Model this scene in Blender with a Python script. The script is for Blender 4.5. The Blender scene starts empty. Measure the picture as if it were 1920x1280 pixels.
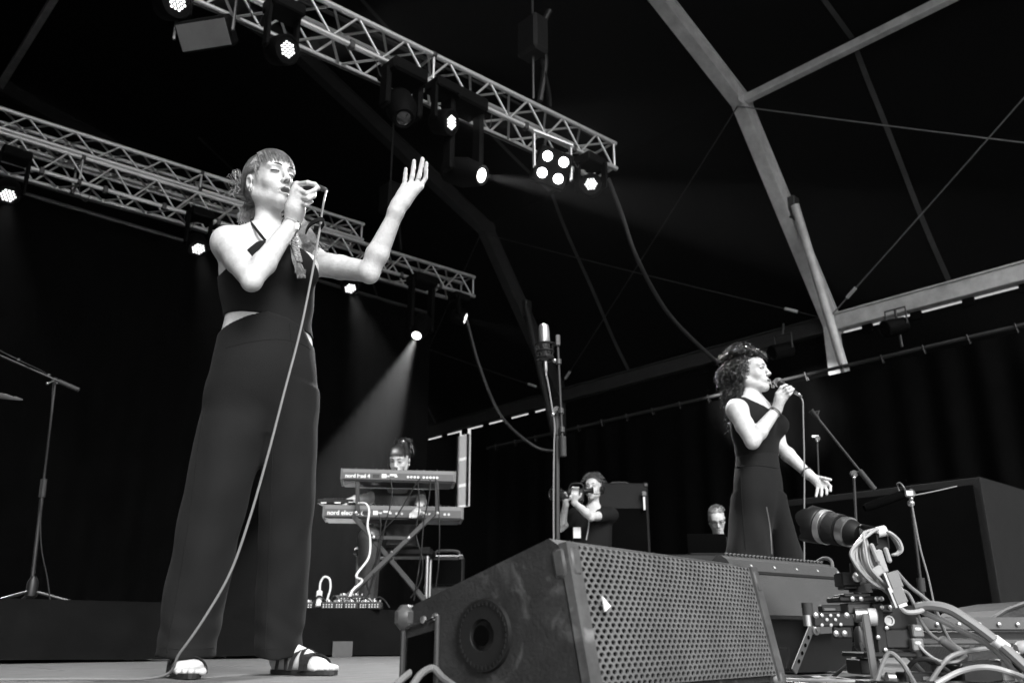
import bpy, math, random
import numpy as np
from mathutils import Vector, Matrix
random.seed(7); rng = np.random.default_rng(7)
scn = bpy.context.scene
COL = scn.collection

# ------------------------------------------------------------------ camera, sky, sun, exposure
FPX = 1650.0; PITCH = math.radians(18.6); YAW = math.radians(42.5); CAMH = 0.11
cd = bpy.data.cameras.new('camera'); cam = bpy.data.objects.new('camera', cd); COL.objects.link(cam)
cd.sensor_width = 36.0; cd.lens = FPX / 1920.0 * 36.0; cd.clip_start = 0.05; cd.clip_end = 3000
cam.location = (0, 0, CAMH); cam.rotation_euler = (math.pi/2 + PITCH, 0, -YAW)
cd.dof.use_dof = True; cd.dof.focus_distance = 3.0; cd.dof.aperture_fstop = 4.5
scn.camera = cam
SUN_EL = math.radians(40); SUN_AZ = math.radians(200)      # azimuth clockwise from +Y: the sun stands over the audience
w = bpy.data.worlds.new('World'); scn.world = w; w.use_nodes = True
nt = w.node_tree; bgn = nt.nodes['Background']
sky = nt.nodes.new('ShaderNodeTexSky'); sky.sky_type = 'NISHITA'; sky.sun_disc = False
sky.sun_elevation = SUN_EL; sky.sun_rotation = SUN_AZ; sky.dust_density = 3.0
bwn = nt.nodes.new('ShaderNodeRGBToBW')                    # black-and-white photograph
nt.links.new(sky.outputs[0], bwn.inputs[0]); nt.links.new(bwn.outputs[0], bgn.inputs[0]); bgn.inputs[1].default_value = 0.12
sl = bpy.data.lights.new('sun', 'SUN'); sl.energy = 1.5; sl.angle = math.radians(25); sl.color = (1, 1, 1)
sun = bpy.data.objects.new('sun', sl); COL.objects.link(sun)
sd = Vector((math.sin(SUN_AZ)*math.cos(SUN_EL), math.cos(SUN_AZ)*math.cos(SUN_EL), math.sin(SUN_EL)))
sun.rotation_euler = sd.to_track_quat('Z', 'Y').to_euler()
vs = scn.view_settings; vs.view_transform = 'Standard'; vs.look = 'None'; vs.exposure = 1.05; vs.gamma = 1.0; vs.use_curve_mapping = False
scn.cycles.use_denoising = True; scn.cycles.max_bounces = 6; scn.cycles.diffuse_bounces = 3; scn.cycles.glossy_bounces = 3
scn.cycles.volume_bounces = 0; scn.cycles.transparent_max_bounces = 8; scn.cycles.sample_clamp_indirect = 3.0
scn.cycles.caustics_reflective = False; scn.cycles.caustics_refractive = False

# ------------------------------------------------------------------ pixel <-> place helpers
CA, SA = math.cos(YAW), math.sin(YAW); CP, SP = math.cos(PITCH), math.sin(PITCH)
def cray(u, v):
    x = (u-960)/FPX; z = (640-v)/FPX
    return np.array([x, CP - z*SP, SP + z*CP])
def C(u, v, D):                       # camera-aligned frame: x right, y away, z up; D metres away
    r = cray(u, v); return np.array([0, 0, CAMH]) + r*(D/r[1])
def c2w(p): p = np.asarray(p, float); return np.stack([p[..., 0]*CA + p[..., 1]*SA, -p[..., 0]*SA + p[..., 1]*CA, p[..., 2]], -1)
def w2c(p): p = np.asarray(p, float); return np.stack([p[..., 0]*CA - p[..., 1]*SA, p[..., 0]*SA + p[..., 1]*CA, p[..., 2]], -1)
def Wp(u, v, D): return c2w(C(u, v, D))
def _wr(u, v): return c2w(cray(u, v))
def onY(u, v, Y): r = _wr(u, v); return np.array([0, 0, CAMH]) + r*(Y/r[1])
def onX(u, v, X): r = _wr(u, v); return np.array([0, 0, CAMH]) + r*(X/r[0])
def onz(u, v, z): r = _wr(u, v); return np.array([0, 0, CAMH]) + r*((z-CAMH)/r[2])

# ------------------------------------------------------------------ materials (all procedural, all grey)
def mat(name, g, rough=.6, metal=0., var=.15, scale=6., bump=0., bscale=60., spec=.5, emit=None, sheen=0., stretch=None, tint=None, sss=0., coat=0., scuff=None):
    m = bpy.data.materials.new(name); m.use_nodes = True; t = m.node_tree; n = t.nodes; l = t.links
    b = n['Principled BSDF']; b.inputs['Roughness'].default_value = rough; b.inputs['Metallic'].default_value = metal
    b.inputs['Specular IOR Level'].default_value = spec
    if sheen: b.inputs['Sheen Weight'].default_value = sheen; b.inputs['Sheen Roughness'].default_value = .5
    if coat: b.inputs['Coat Weight'].default_value = coat
    if sss: b.inputs['Subsurface Weight'].default_value = sss; b.inputs['Subsurface Radius'].default_value = (.01, .01, .01); b.inputs['Subsurface Scale'].default_value = .6
    tc = n.new('ShaderNodeTexCoord'); mp = n.new('ShaderNodeMapping'); l.new(tc.outputs['Object'], mp.inputs[0])
    if stretch: mp.inputs['Scale'].default_value = stretch
    nz = n.new('ShaderNodeTexNoise'); nz.inputs['Scale'].default_value = scale; nz.inputs['Detail'].default_value = 6; nz.inputs['Roughness'].default_value = .65
    l.new(mp.outputs[0], nz.inputs[0])
    cr = n.new('ShaderNodeValToRGB'); e = cr.color_ramp.elements
    e[0].position = .3; e[1].position = .7
    e[0].color = (g*(1-var),)*3 + (1,); e[1].color = (g*(1+var),)*3 + (1,)
    l.new(nz.outputs[0], cr.inputs[0]); out = cr.outputs[0]
    if tint is not None:
        at = n.new('ShaderNodeAttribute'); at.attribute_name = 'tint'
        mx = n.new('ShaderNodeMix'); mx.data_type = 'RGBA'; l.new(at.outputs['Fac'], mx.inputs['Factor'])
        l.new(out, mx.inputs['A']); mx.inputs['B'].default_value = (tint, tint, tint, 1); out = mx.outputs['Result']
    if scuff is not None:               # pale scrapes and rubbed spots with a shape of their own
        n3 = n.new('ShaderNodeTexNoise'); n3.inputs['Scale'].default_value = 11; n3.inputs['Detail'].default_value = 9; n3.inputs['Distortion'].default_value = 1.2; l.new(mp.outputs[0], n3.inputs[0])
        r3 = n.new('ShaderNodeValToRGB'); r3.color_ramp.elements[0].position = .6; r3.color_ramp.elements[1].position = .74; l.new(n3.outputs[0], r3.inputs[0])
        mx = n.new('ShaderNodeMix'); mx.data_type = 'RGBA'; l.new(r3.outputs[0], mx.inputs['Factor']); l.new(out, mx.inputs['A']); mx.inputs['B'].default_value = (scuff, scuff, scuff, 1); out = mx.outputs['Result']
    l.new(out, b.inputs['Base Color'])
    if bump:
        n2 = n.new('ShaderNodeTexNoise'); n2.inputs['Scale'].default_value = bscale; n2.inputs['Detail'].default_value = 3; l.new(mp.outputs[0], n2.inputs[0])
        bp = n.new('ShaderNodeBump'); bp.inputs['Strength'].default_value = bump; bp.inputs['Distance'].default_value = .01
        l.new(n2.outputs[0], bp.inputs['Height']); l.new(bp.outputs[0], b.inputs['Normal'])
    if emit is not None:
        b.inputs['Emission Color'].default_value = (1, 1, 1, 1); b.inputs['Emission Strength'].default_value = emit
    return m
M = {}
M['skin'] = mat('skin', .56, .46, var=.13, scale=34, bump=.16, bscale=120, spec=.35, tint=.22, sss=.12)
M['trousers'] = mat('trouser_cloth', .011, .85, var=.08, scale=9, bump=.2, bscale=420, spec=.15, sheen=.03)
M['top_cloth'] = mat('top_cloth', .008, .9, var=.2, scale=8, bump=.1, bscale=600, spec=.2, sheen=.03)
M['black_cloth'] = mat('black_cloth', .008, .9, var=.2, scale=8, spec=.2)
M['glitter'] = mat('glitter_cloth', .06, .35, var=.9, scale=220, spec=.8)
M['light_hair'] = mat('light_hair', .24, .52, var=.45, scale=40, spec=.25)
M['dark_hair'] = mat('dark_hair', .02, .34, var=.4, scale=30, spec=.7)
M['mid_hair'] = mat('mid_hair', .1, .42, var=.4, scale=30, spec=.5)
M['grey_hair'] = mat('grey_hair', .3, .5, var=.4, scale=40)
M['lash'] = mat('lash_line', .02, .6)
M['mouth'] = mat('mouth_inside', .03, .5)
M['leather'] = mat('sandal_leather', .02, .5, bump=.15, bscale=200)
M['silver'] = mat('silver', .75, .25, 1.)
M['alu'] = mat('truss_aluminium', .62, .42, .75, var=.12, scale=9)
M['alu_dark'] = mat('tent_aluminium_shaded', .03, .7, .1, var=.3, scale=4)  # dark copy of the tent metal: the dimmer upstage light put into its colour
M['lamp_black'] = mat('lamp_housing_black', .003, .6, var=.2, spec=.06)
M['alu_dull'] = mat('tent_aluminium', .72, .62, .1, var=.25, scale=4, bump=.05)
M['membrane'] = mat('tent_membrane', .0018, .8, var=.4, scale=1.2, bump=.25, bscale=1.5, spec=.04)
M['seam'] = mat('membrane_seam', .05, .7, var=.4, scale=3)
M['drape'] = mat('black_drape', .0022, .95, var=.3, scale=3, spec=.02)
M['skirt'] = mat('riser_skirt', .0045, .92, var=.3, scale=5, bump=.4, bscale=12, spec=.1)
M['deck'] = mat('stage_plywood', .14, .75, var=.5, scale=3.2, bump=.08, bscale=40, stretch=(2, 22, 2))
M['ground'] = mat('ground_grass', .12, .95, var=.4, scale=4)
M['plastic'] = mat('black_plastic', .01, .45, var=.2, spec=.4)
M['gloss'] = mat('black_gloss', .018, .22, var=.2, spec=.5)
M['steel_dark'] = mat('dark_steel', .06, .4, .4, var=.2)
M['stand'] = mat('mic_stand_black', .03, .35, .2, var=.2)
M['steel'] = mat('bright_steel', .55, .3, .9, var=.15)
M['wedge_side'] = mat('wedge_painted_wood', .02, .6, var=.45, scale=9, bump=.2, bscale=120, scuff=.09)
M['grille'] = mat('grille_steel', .14, .5, .2, var=.2, scale=12)
M['grey_panel'] = mat('grey_textured_panel', .055, .6, var=.12, scale=10, bump=.35, bscale=260)
M['corner'] = mat('corner_plastic', .07, .45, var=.4, scale=20, scuff=.2)
M['kb'] = mat('keyboard_casing', .17, .4, var=.06)
M['kb_panel'] = mat('keyboard_back_panel', .08, .45, var=.06)
M['white'] = mat('white_print', .8, .6, var=.03)
M['white_plastic'] = mat('white_plastic', .75, .4, var=.05)
M['rail'] = mat('slider_rail_grey', .11, .45, .3, var=.15)
M['cable_grey'] = mat('grey_cable', .2, .45, var=.1)
M['cable_black'] = mat('black_cable', .012, .45, var=.1)
M['cable_light'] = mat('light_cable', .36, .45, var=.1)
M['rubber'] = mat('rubber', .03, .7)
M['mic_mesh'] = mat('microphone_mesh', .45, .35, .8, var=.3, scale=300)
M['led'] = mat('led_lens', .8, .3, emit=1.0)
M['blinder'] = mat('blinder_lamp', .8, .3, emit=12.)
M['lens_lit'] = mat('lit_lens', .8, .3, emit=3.)
M['cabinet_black'] = mat('cabinet_black_paint', .006, .7, var=.3, scale=9, bump=.2, bscale=120, spec=.25)
M['glass'] = mat('dark_glass', .02, .06, spec=.8, coat=.5)
M['flood_glass'] = mat('flood_glass', .13, .5)
wm = bpy.data.materials.new('clear_window_film'); wm.use_nodes = True; wn = wm.node_tree.nodes; wl = wm.node_tree.links
_tp = wn.new('ShaderNodeBsdfTransparent'); _tl = wn.new('ShaderNodeBsdfTranslucent'); _mx = wn.new('ShaderNodeMixShader'); _mx.inputs[0].default_value = .5
wl.new(_tp.outputs[0], _mx.inputs[1]); wl.new(_tl.outputs[0], _mx.inputs[2]); wl.new(_mx.outputs[0], wn['Material Output'].inputs['Surface']); M['window'] = wm

# ------------------------------------------------------------------ objects
def tag(o, label=None, cat=None, group=None, kind=None):
    if label: o['label'] = label
    if cat: o['category'] = cat
    if group: o['group'] = group
    if kind: o['kind'] = kind
    return o
def root(name, label, cat, loc=(0, 0, 0), rotz=0., group=None):
    o = bpy.data.objects.new(name, None); COL.objects.link(o); o.empty_display_size = .1
    o.location = [float(q) for q in loc]; o.rotation_euler = (0, 0, rotz); return tag(o, label, cat, group)
def croot(name, label, cat, cpt, group=None):           # root turned with the camera frame, at a C-frame point
    return root(name, label, cat, c2w(cpt), -YAW, group)
def pmat(o):                                            # world matrix of an object and its parents
    m = Matrix.LocRotScale(o.location, o.rotation_euler, o.scale)
    return pmat(o.parent) @ m if o.parent else m
def place(o, parent):
    COL.objects.link(o)
    if parent is not None: o.parent = parent
    return o
def mesh_obj(name, V, Fc, material, parent=None, frame='W', smooth=False, tint=None):
    V = np.asarray(V, float)
    if frame == 'C': V = c2w(V)
    if parent is not None:
        iv = np.array(pmat(parent).inverted()); V = V @ iv[:3, :3].T + iv[:3, 3]
    me = bpy.data.meshes.new(name)
    if isinstance(Fc, np.ndarray):
        k = Fc.shape[1]; me.vertices.add(len(V)); me.vertices.foreach_set('co', V.astype(np.float32).ravel())
        me.loops.add(Fc.size); me.loops.foreach_set('vertex_index', Fc.astype(np.int32).ravel())
        me.polygons.add(len(Fc)); me.polygons.foreach_set('loop_start', np.arange(0, Fc.size, k, dtype=np.int32)); me.update(calc_edges=True)
    else:
        me.from_pydata([tuple(q) for q in V], [], Fc)
    me.validate(); me.update()
    if smooth: me.polygons.foreach_set('use_smooth', [True]*len(me.polygons))
    if tint is not None and len(tint) == len(me.vertices):
        a = me.attributes.new('tint', 'FLOAT', 'POINT'); a.data.foreach_set('value', np.asarray(tint, np.float32))
    me.materials.append(M[material]); o = bpy.data.objects.new(name, me)
    return place(o, parent)
def nrm(a): a = np.asarray(a, float); return a/(np.linalg.norm(a)+1e-12)
def basis(d):
    d = nrm(d); h = np.array([0, 0, 1.]) if abs(d[2]) < .95 else np.array([1., 0, 0])
    a = nrm(np.cross(h, d)); return a, np.cross(d, a), d
def smoothline(pts, n=8):
    P = [np.asarray(p, float) for p in pts]
    if len(P) < 3: return P
    out = []
    for i in range(len(P)-1):
        p0 = P[max(i-1, 0)]; p1 = P[i]; p2 = P[i+1]; p3 = P[min(i+2, len(P)-1)]
        for k in range(n):
            t = k/n; out.append(.5*((2*p1) + (p2-p0)*t + (2*p0-5*p1+4*p2-p3)*t*t + (3*p1-p0-3*p2+p3)*t**3))
    out.append(P[-1]); return out
SMALL = ('knobs', 'screws', 'jack_sockets', 'sockets', 'printed_marks', 'white_keys', 'bolts', 'arm_holes', 'elastic_cords', 'curls', 'hair_strands', 'led_array', 'cable_bundle')
class MB:
    def __init__(s): s.v = []; s.f = []
    def add(s, V, Fc):
        b = len(s.v); s.v.extend([np.asarray(q, float) for q in V]); s.f.extend([tuple(b+i for i in f) for f in Fc]); return s
    def box(s, c, size, X=(1, 0, 0), Y=(0, 1, 0), Z=(0, 0, 1), bev=0.):
        c = np.asarray(c, float); X, Y, Z = nrm(X), nrm(Y), nrm(Z); h = np.asarray(size, float)/2
        if bev <= 0:
            V = [c + X*h[0]*a + Y*h[1]*b + Z*h[2]*d for a in (-1, 1) for b in (-1, 1) for d in (-1, 1)]
            return s.add(V, [(0, 1, 3, 2), (4, 6, 7, 5), (0, 4, 5, 1), (2, 3, 7, 6), (0, 2, 6, 4), (1, 5, 7, 3)])
        # chamfered box: 24 vertices
        V = []; ix = {}
        for a in (-1, 1):
            for b in (-1, 1):
                for d in (-1, 1):
                    for k in range(3):
                        q = [h[0]*a, h[1]*b, h[2]*d]
                        for j in range(3):
                            if j != k: q[j] -= bev*(a, b, d)[j]
                        ix[(a, b, d, k)] = len(V); V.append(c + X*q[0] + Y*q[1] + Z*q[2])
        Fc = []
        for k in range(3):
            o1, o2 = (k+1) % 3, (k+2) % 3
            for sg in (-1, 1):
                f = []
                for (p, q) in ((-1, -1), (1, -1), (1, 1), (-1, 1)):
                    t = [0, 0, 0]; t[k] = sg; t[o1] = p; t[o2] = q; f.append(ix[tuple(t)+(k,)])
                Fc.append(tuple(f if sg > 0 else f[::-1]))
        for k in range(3):            # edges along axis k
            o1, o2 = (k+1) % 3, (k+2) % 3
            for p in (-1, 1):
                for q in (-1, 1):
                    t0 = [0, 0, 0]; t1 = [0, 0, 0]; t0[k] = -1; t1[k] = 1
                    for t in (t0, t1): t[o1] = p; t[o2] = q
                    f = [ix[tuple(t0)+(o1,)], ix[tuple(t1)+(o1,)], ix[tuple(t1)+(o2,)], ix[tuple(t0)+(o2,)]]
                    Fc.append(tuple(f if p*q < 0 else f[::-1]))
        for a in (-1, 1):
            for b in (-1, 1):
                for d in (-1, 1):
                    f = [ix[(a, b, d, k)] for k in range(3)]; Fc.append(tuple(f if a*b*d > 0 else f[::-1]))
        return s.add(V, Fc)
    def tube(s, pts, r, n=8, cap=True):
        P = [np.asarray(p, float) for p in pts]; m = len(P)
        R = r if hasattr(r, '__len__') else [r]*m
        V = []; a = None
        for i in range(m):
            d = nrm(P[min(i+1, m-1)] - P[max(i-1, 0)])
            if a is None: a = basis(d)[0]
            a = nrm(a - d*np.dot(a, d)); b = np.cross(d, a)
            for k in range(n):
                t = 2*math.pi*k/n; V.append(P[i] + (a*math.cos(t) + b*math.sin(t))*R[i])
        Fc = [(i*n+k, i*n+(k+1) % n, (i+1)*n+(k+1) % n, (i+1)*n+k) for i in range(m-1) for k in range(n)]
        if cap: Fc += [tuple(range(n))[::-1], tuple((m-1)*n+k for k in range(n))]
        return s.add(V, Fc)
    def lathe(s, prof, o, d, n=20):     # prof: (distance along d, radius)
        a, b, d = basis(d); o = np.asarray(o, float); V = []
        for t, q in prof:
            for k in range(n):
                g = 2*math.pi*k/n; V.append(o + d*t + (a*math.cos(g) + b*math.sin(g))*q)
        m = len(prof)
        Fc = [(i*n+k, i*n+(k+1) % n, (i+1)*n+(k+1) % n, (i+1)*n+k) for i in range(m-1) for k in range(n)]
        Fc += [tuple(range(n))[::-1], tuple((m-1)*n+k for k in range(n))]
        return s.add(V, Fc)
    def prism(s, poly, ext):            # poly: 3D points, ext: extrusion vector
        n = len(poly); P = [np.asarray(p, float) for p in poly]; e = np.asarray(ext, float)
        return s.add(P + [p+e for p in P], [tuple(range(n))[::-1], tuple(range(n, 2*n))] + [(i, (i+1) % n, n+(i+1) % n, n+i) for i in range(n)])
    def disc(s, c, d, r, n=12):
        a, b, d = basis(d); c = np.asarray(c, float)
        return s.add([c + (a*math.cos(2*math.pi*k/n) + b*math.sin(2*math.pi*k/n))*r for k in range(n)], [tuple(range(n))])
    def sphere(s, c, r, n=10, m=7):
        c = np.asarray(c, float); r = np.ones(3)*r
        V = [c + r*np.array([math.sin(math.pi*i/m)*math.cos(2*math.pi*k/n), math.sin(math.pi*i/m)*math.sin(2*math.pi*k/n), math.cos(math.pi*i/m)]) for i in range(m+1) for k in range(n)]
        return s.add(V, [(i*n+k, (i+1)*n+k, (i+1)*n+(k+1) % n, i*n+(k+1) % n) for i in range(m) for k in range(n)])
    def build(s, name, material, parent=None, frame='W', smooth=False):
        o = mesh_obj(name, s.v, s.f, material, parent, frame, smooth)
        if name in SMALL: o['kind'] = 'stuff'
        if smooth:
            md = o.data
            try: md.set_sharp_from_angle(angle=math.radians(40))
            except Exception: pass
        return o
_rods = {}
def rod(name, a, b, r, material, parent, frame='W', n=8):     # shares one unit cylinder per material
    a = np.asarray(a, float); b = np.asarray(b, float)
    if frame == 'C': a, b = c2w(a), c2w(b)
    key = (material, n)
    if key not in _rods:
        mb = MB().tube([(0, 0, 0), (0, 0, 1)], 1., n); me = bpy.data.meshes.new('rod'); me.from_pydata([tuple(q) for q in mb.v], [], mb.f)
        me.polygons.foreach_set('use_smooth', [len(p.vertices) == 4 for p in me.polygons]); me.materials.append(M[material]); _rods[key] = me
    o = bpy.data.objects.new(name, _rods[key]); d = Vector(b-a)
    m = Matrix.LocRotScale(Vector(a), d.to_track_quat('Z', 'Y'), Vector((r, r, d.length)))
    if parent is not None: m = pmat(parent).inverted() @ m
    o.matrix_local = m; COL.objects.link(o)
    if parent is not None: o.parent = parent; o.matrix_local = m
    return o

# ------------------------------------------------------------------ signed distance fields for bodies and cloth
class Field:
    def __init__(s, lo, hi, h):
        s.lo = np.asarray(lo, float); s.h = h; s.n = np.ceil((np.asarray(hi, float)-s.lo)/h).astype(int)+1
        s.d = np.full(s.n, .2, np.float32); s.ax = [(s.lo[i] + h*np.arange(s.n[i])).astype(np.float32) for i in range(3)]
    def box(s, lo, hi):
        i0 = np.clip(np.floor((np.asarray(lo)-s.lo)/s.h).astype(int), 0, s.n); i1 = np.clip(np.ceil((np.asarray(hi)-s.lo)/s.h).astype(int)+1, 0, s.n)
        sl_ = tuple(slice(a, b) for a, b in zip(i0, i1)); return sl_, s.ax[0][sl_[0]][:, None, None], s.ax[1][sl_[1]][None, :, None], s.ax[2][sl_[2]][None, None, :]
    def put(s, sl_, v, k, sub):
        a = s.d[sl_]
        if sub:
            v = -v
            if k > 0: hh = np.maximum(k-np.abs(a-v), 0)/k; s.d[sl_] = np.maximum(a, v) + hh*hh*k*.25
            else: s.d[sl_] = np.maximum(a, v)
        else:
            if k > 0: hh = np.maximum(k-np.abs(a-v), 0)/k; s.d[sl_] = np.minimum(a, v) - hh*hh*k*.25
            else: s.d[sl_] = np.minimum(a, v)
    def cone(s, a, b, ra, rb, k=.02, sub=False):
        a = np.asarray(a, float); b = np.asarray(b, float); p = max(ra, rb)+k+.03
        sl_, x, y, z = s.box(np.minimum(a, b)-p, np.maximum(a, b)+p); ab = b-a; L = float(ab@ab)+1e-12
        t = np.clip(((x-a[0])*ab[0] + (y-a[1])*ab[1] + (z-a[2])*ab[2])/L, 0, 1)
        d = np.sqrt((x-a[0]-t*ab[0])**2 + (y-a[1]-t*ab[1])**2 + (z-a[2]-t*ab[2])**2) - (ra+(rb-ra)*t)
        s.put(sl_, d.astype(np.float32), k, sub)
    def chain(s, P, R, k=.02):
        for i in range(len(P)-1): s.cone(P[i], P[i+1], R[i], R[i+1], k)
    def ell(s, c, r, Mx=None, k=.02, sub=False):
        c = np.asarray(c, float); r = np.asarray(r, float)*np.ones(3); p = r.max()+k+.03
        sl_, x, y, z = s.box(c-p, c+p); x = x-c[0]; y = y-c[1]; z = z-c[2]
        if Mx is not None: x, y, z = (x*Mx[0, i] + y*Mx[1, i] + z*Mx[2, i] for i in range(3))
        k0 = np.sqrt((x/r[0])**2 + (y/r[1])**2 + (z/r[2])**2); k1 = np.sqrt((x/r[0]**2)**2 + (y/r[1]**2)**2 + (z/r[2]**2)**2)+1e-6
        s.put(sl_, (k0*(k0-1)/k1).astype(np.float32), k, sub)
    def loft(s, secs, k=.02, round_=.02):   # secs: (z, cx, cy, rx, ry, angle of the rx axis)
        S = np.array(sorted(secs), float); pad = S[:, 3:5].max()+k+.03
        sl_, x, y, z = s.box([S[:, 1].min()-pad, S[:, 2].min()-pad, S[0, 0]-k-.04], [S[:, 1].max()+pad, S[:, 2].max()+pad, S[-1, 0]+k+.04])
        zz = np.clip(z, S[0, 0], S[-1, 0]); zf = zz.ravel()
        def ip(j):                          # smooth (cubic) interpolation of the sections
            y_ = S[:, j]; xs = S[:, 0]
            if len(xs) < 3: return np.interp(zf, xs, y_)[None, None, :]
            m = np.gradient(y_, xs); i = np.clip(np.searchsorted(xs, zf)-1, 0, len(xs)-2); h = xs[i+1]-xs[i]; t = (zf-xs[i])/h
            return ((2*t**3-3*t*t+1)*y_[i] + (t**3-2*t*t+t)*h*m[i] + (-2*t**3+3*t*t)*y_[i+1] + (t**3-t*t)*h*m[i+1])[None, None, :]
        cx, cy, rx, ry, an = (ip(j) for j in range(1, 6)); ca, sa = np.cos(an), np.sin(an)
        u = (x-cx)*ca + (y-cy)*sa; v = -(x-cx)*sa + (y-cy)*ca
        rho = np.sqrt((u/rx)**2 + (v/ry)**2); g = np.sqrt((u/rx**2)**2 + (v/ry**2)**2)+1e-5
        d = rho*(rho-1)/g; dz = np.abs(z-zz)
        d = np.where(dz > 0, np.sqrt(np.maximum(d, 0)**2 + dz**2) + np.minimum(d, 0), d) if round_ > 0 else np.maximum(d, np.maximum(S[0, 0]-z, z-S[-1, 0]))
        s.put(sl_, d.astype(np.float32), k, False)
    def grid(s): return s.ax[0][:, None, None], s.ax[1][None, :, None], s.ax[2][None, None, :]
    def mesh(s): return nets(s.d, s.lo, s.h)
def nets(d, lo, h):
    d = np.pad(d, 1, constant_values=.2); lo = np.asarray(lo)-h; s = d < 0
    def sh(a, i, j, k): return a[i:a.shape[0]-1+i, j:a.shape[1]-1+j, k:a.shape[2]-1+k]
    an = np.zeros(np.array(s.shape)-1, bool); al = np.ones_like(an)
    for i in (0, 1):
        for j in (0, 1):
            for k in (0, 1): q = sh(s, i, j, k); an |= q; al &= q
    idx = np.argwhere(an & ~al); cell = -np.ones(an.shape, np.int32); cell[tuple(idx.T)] = np.arange(len(idx))
    dv = {(i, j, k): d[idx[:, 0]+i, idx[:, 1]+j, idx[:, 2]+k] for i in (0, 1) for j in (0, 1) for k in (0, 1)}
    acc = np.zeros((len(idx), 3)); cnt = np.zeros(len(idx)); ks = list(dv)
    for a in ks:
        for b in ks:
            if a < b and sum(abs(p-q) for p, q in zip(a, b)) == 1:
                A, B = dv[a], dv[b]; m = (A < 0) != (B < 0); t = np.where(m, A/(A-B+1e-12*(A == B)), 0)
                for c in range(3): acc[:, c] += np.where(m, a[c]+(b[c]-a[c])*t, 0)
                cnt += m
    V = lo + (idx + acc/cnt[:, None])*h; Q = []
    for axis in range(3):
        sl0 = [slice(None)]*3; sl1 = [slice(None)]*3; sl0[axis] = slice(0, -1); sl1[axis] = slice(1, None)
        e = np.argwhere(s[tuple(sl0)] != s[tuple(sl1)]); flip = s[tuple(e.T)]
        o1, o2 = (axis+1) % 3, (axis+2) % 3
        def cl(p, q):
            t = e.copy(); t[:, o1] -= p; t[:, o2] -= q; return cell[tuple(t.T)]
        f = np.stack([cl(1, 1), cl(0, 1), cl(0, 0), cl(1, 0)], 1); f[~flip] = f[~flip][:, ::-1]; Q.append(f)
    Q = np.concatenate(Q); return V, Q[(Q >= 0).all(1)]

# ================================================================== SETTING
g = mesh_obj('ground', [(-600, -600, -1.25), (600, -600, -1.25), (600, 600, -1.25), (-600, 600, -1.25)], [(0, 1, 2, 3)], 'ground'); tag(g, 'trampled grass field around the stage', 'ground', kind='structure')
fl = MB().box((2.2, 7.6, -.63), (15.6, 14.0, 1.2)).build('stage_floor', 'black_cloth'); tag(fl, 'raised wooden stage floor', 'stage', kind='structure')
def panel_mesh(nm, sx, sy):
    me = bpy.data.meshes.new(nm); mb = MB().box((0, 0, 0), (sx-.006, sy-.006, .028), bev=.003); me.from_pydata([tuple(q) for q in mb.v], [], mb.f); me.materials.append(M['deck']); return me
pm = panel_mesh('deck_panel', 2., 1.)
for i in range(7):
    for j in range(13):
        o = bpy.data.objects.new('deck_panel', pm); o.location = (-4.4+2*i + (j % 2)*.5, 1.1+j*1., -.0148 + random.uniform(-.0006, .0006)); place(o, fl)
        o.rotation_euler = (random.uniform(-.0005, .0005), random.uniform(-.0005, .0005), math.pi*random.randint(0, 1))

# ---- tent
ARY = [.17, 5.17, 10.17, 15.17]
PROF = [(10.45, 4.0), (8.7, 6.62), (5.0, 8.3), (2.2, 8.9), (-.6, 8.3), (-4.3, 6.62), (-6.05, 4.0)]
tent = root('festival_tent', 'huge dark festival tent with aluminium arches roofing the stage', 'tent', (2.2, 7.6, -1.25))
def sweepbox(mb, pts, wv, h, outs):     # box section swept along pts: wv = width vector, outs = unit in-plane outward vectors
    n = len(pts); V = []
    for p, o in zip(pts, outs):
        p = np.asarray(p, float); o = np.asarray(o)
        V += [p - wv/2 - o*h/2, p + wv/2 - o*h/2, p + wv/2 + o*h/2, p - wv/2 + o*h/2]
    Fc = [(4*i+k, 4*i+(k+1) % 4, 4*i+4+(k+1) % 4, 4*i+4+k) for i in range(n-1) for k in range(4)] + [(3, 2, 1, 0), tuple(4*(n-1)+k for k in range(4))]
    return mb.add(V, Fc)
def outn(i):
    a = np.array(PROF[max(i-1, 0)]); b = np.array(PROF[min(i+1, len(PROF)-1)]); d = nrm(b-a)
    return np.array([d[1], 0, -d[0]]) if d[0] < 0 else np.array([d[1], 0, -d[0]])
for Y in ARY:
    full = [(10.45, -1.25)] + PROF + [(-6.05, -1.25)]
    for i in range(len(full)-1):
        a, b = np.array(full[i]), np.array(full[i+1]); d = nrm(b-a); o = np.array([d[1], 0, -d[0]])
        if o[2] < -.01: o = -o
        if abs(o[2]) < .01: o = np.array([1., 0, 0])
        ext = .06
        A = np.array([a[0], Y, a[1]]) - np.array([d[0], 0, d[1]])*(ext if 0 < i else 0); B = np.array([b[0], Y, b[1]]) + np.array([d[0], 0, d[1]])*(ext if i < len(full)-2 else 0)
        wv = np.array([0, .13 + .002*(i % 2), 0])
        nm = 'post' if i in (0, len(full)-2) else 'rafter'
        AM = 'alu_dull' if Y < 6 else 'alu_dark'  # rear arches get the metal with the shade painted in
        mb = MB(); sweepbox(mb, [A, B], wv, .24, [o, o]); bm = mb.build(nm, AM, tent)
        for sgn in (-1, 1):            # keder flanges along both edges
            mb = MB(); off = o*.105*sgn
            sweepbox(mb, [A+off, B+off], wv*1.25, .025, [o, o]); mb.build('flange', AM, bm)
    for (px, pz) in PROF[1:-1]:
        MB().box((px, Y-.072, pz), (.34, .012, .22), bev=.003).build('joint_plate', AM, tent)
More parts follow.
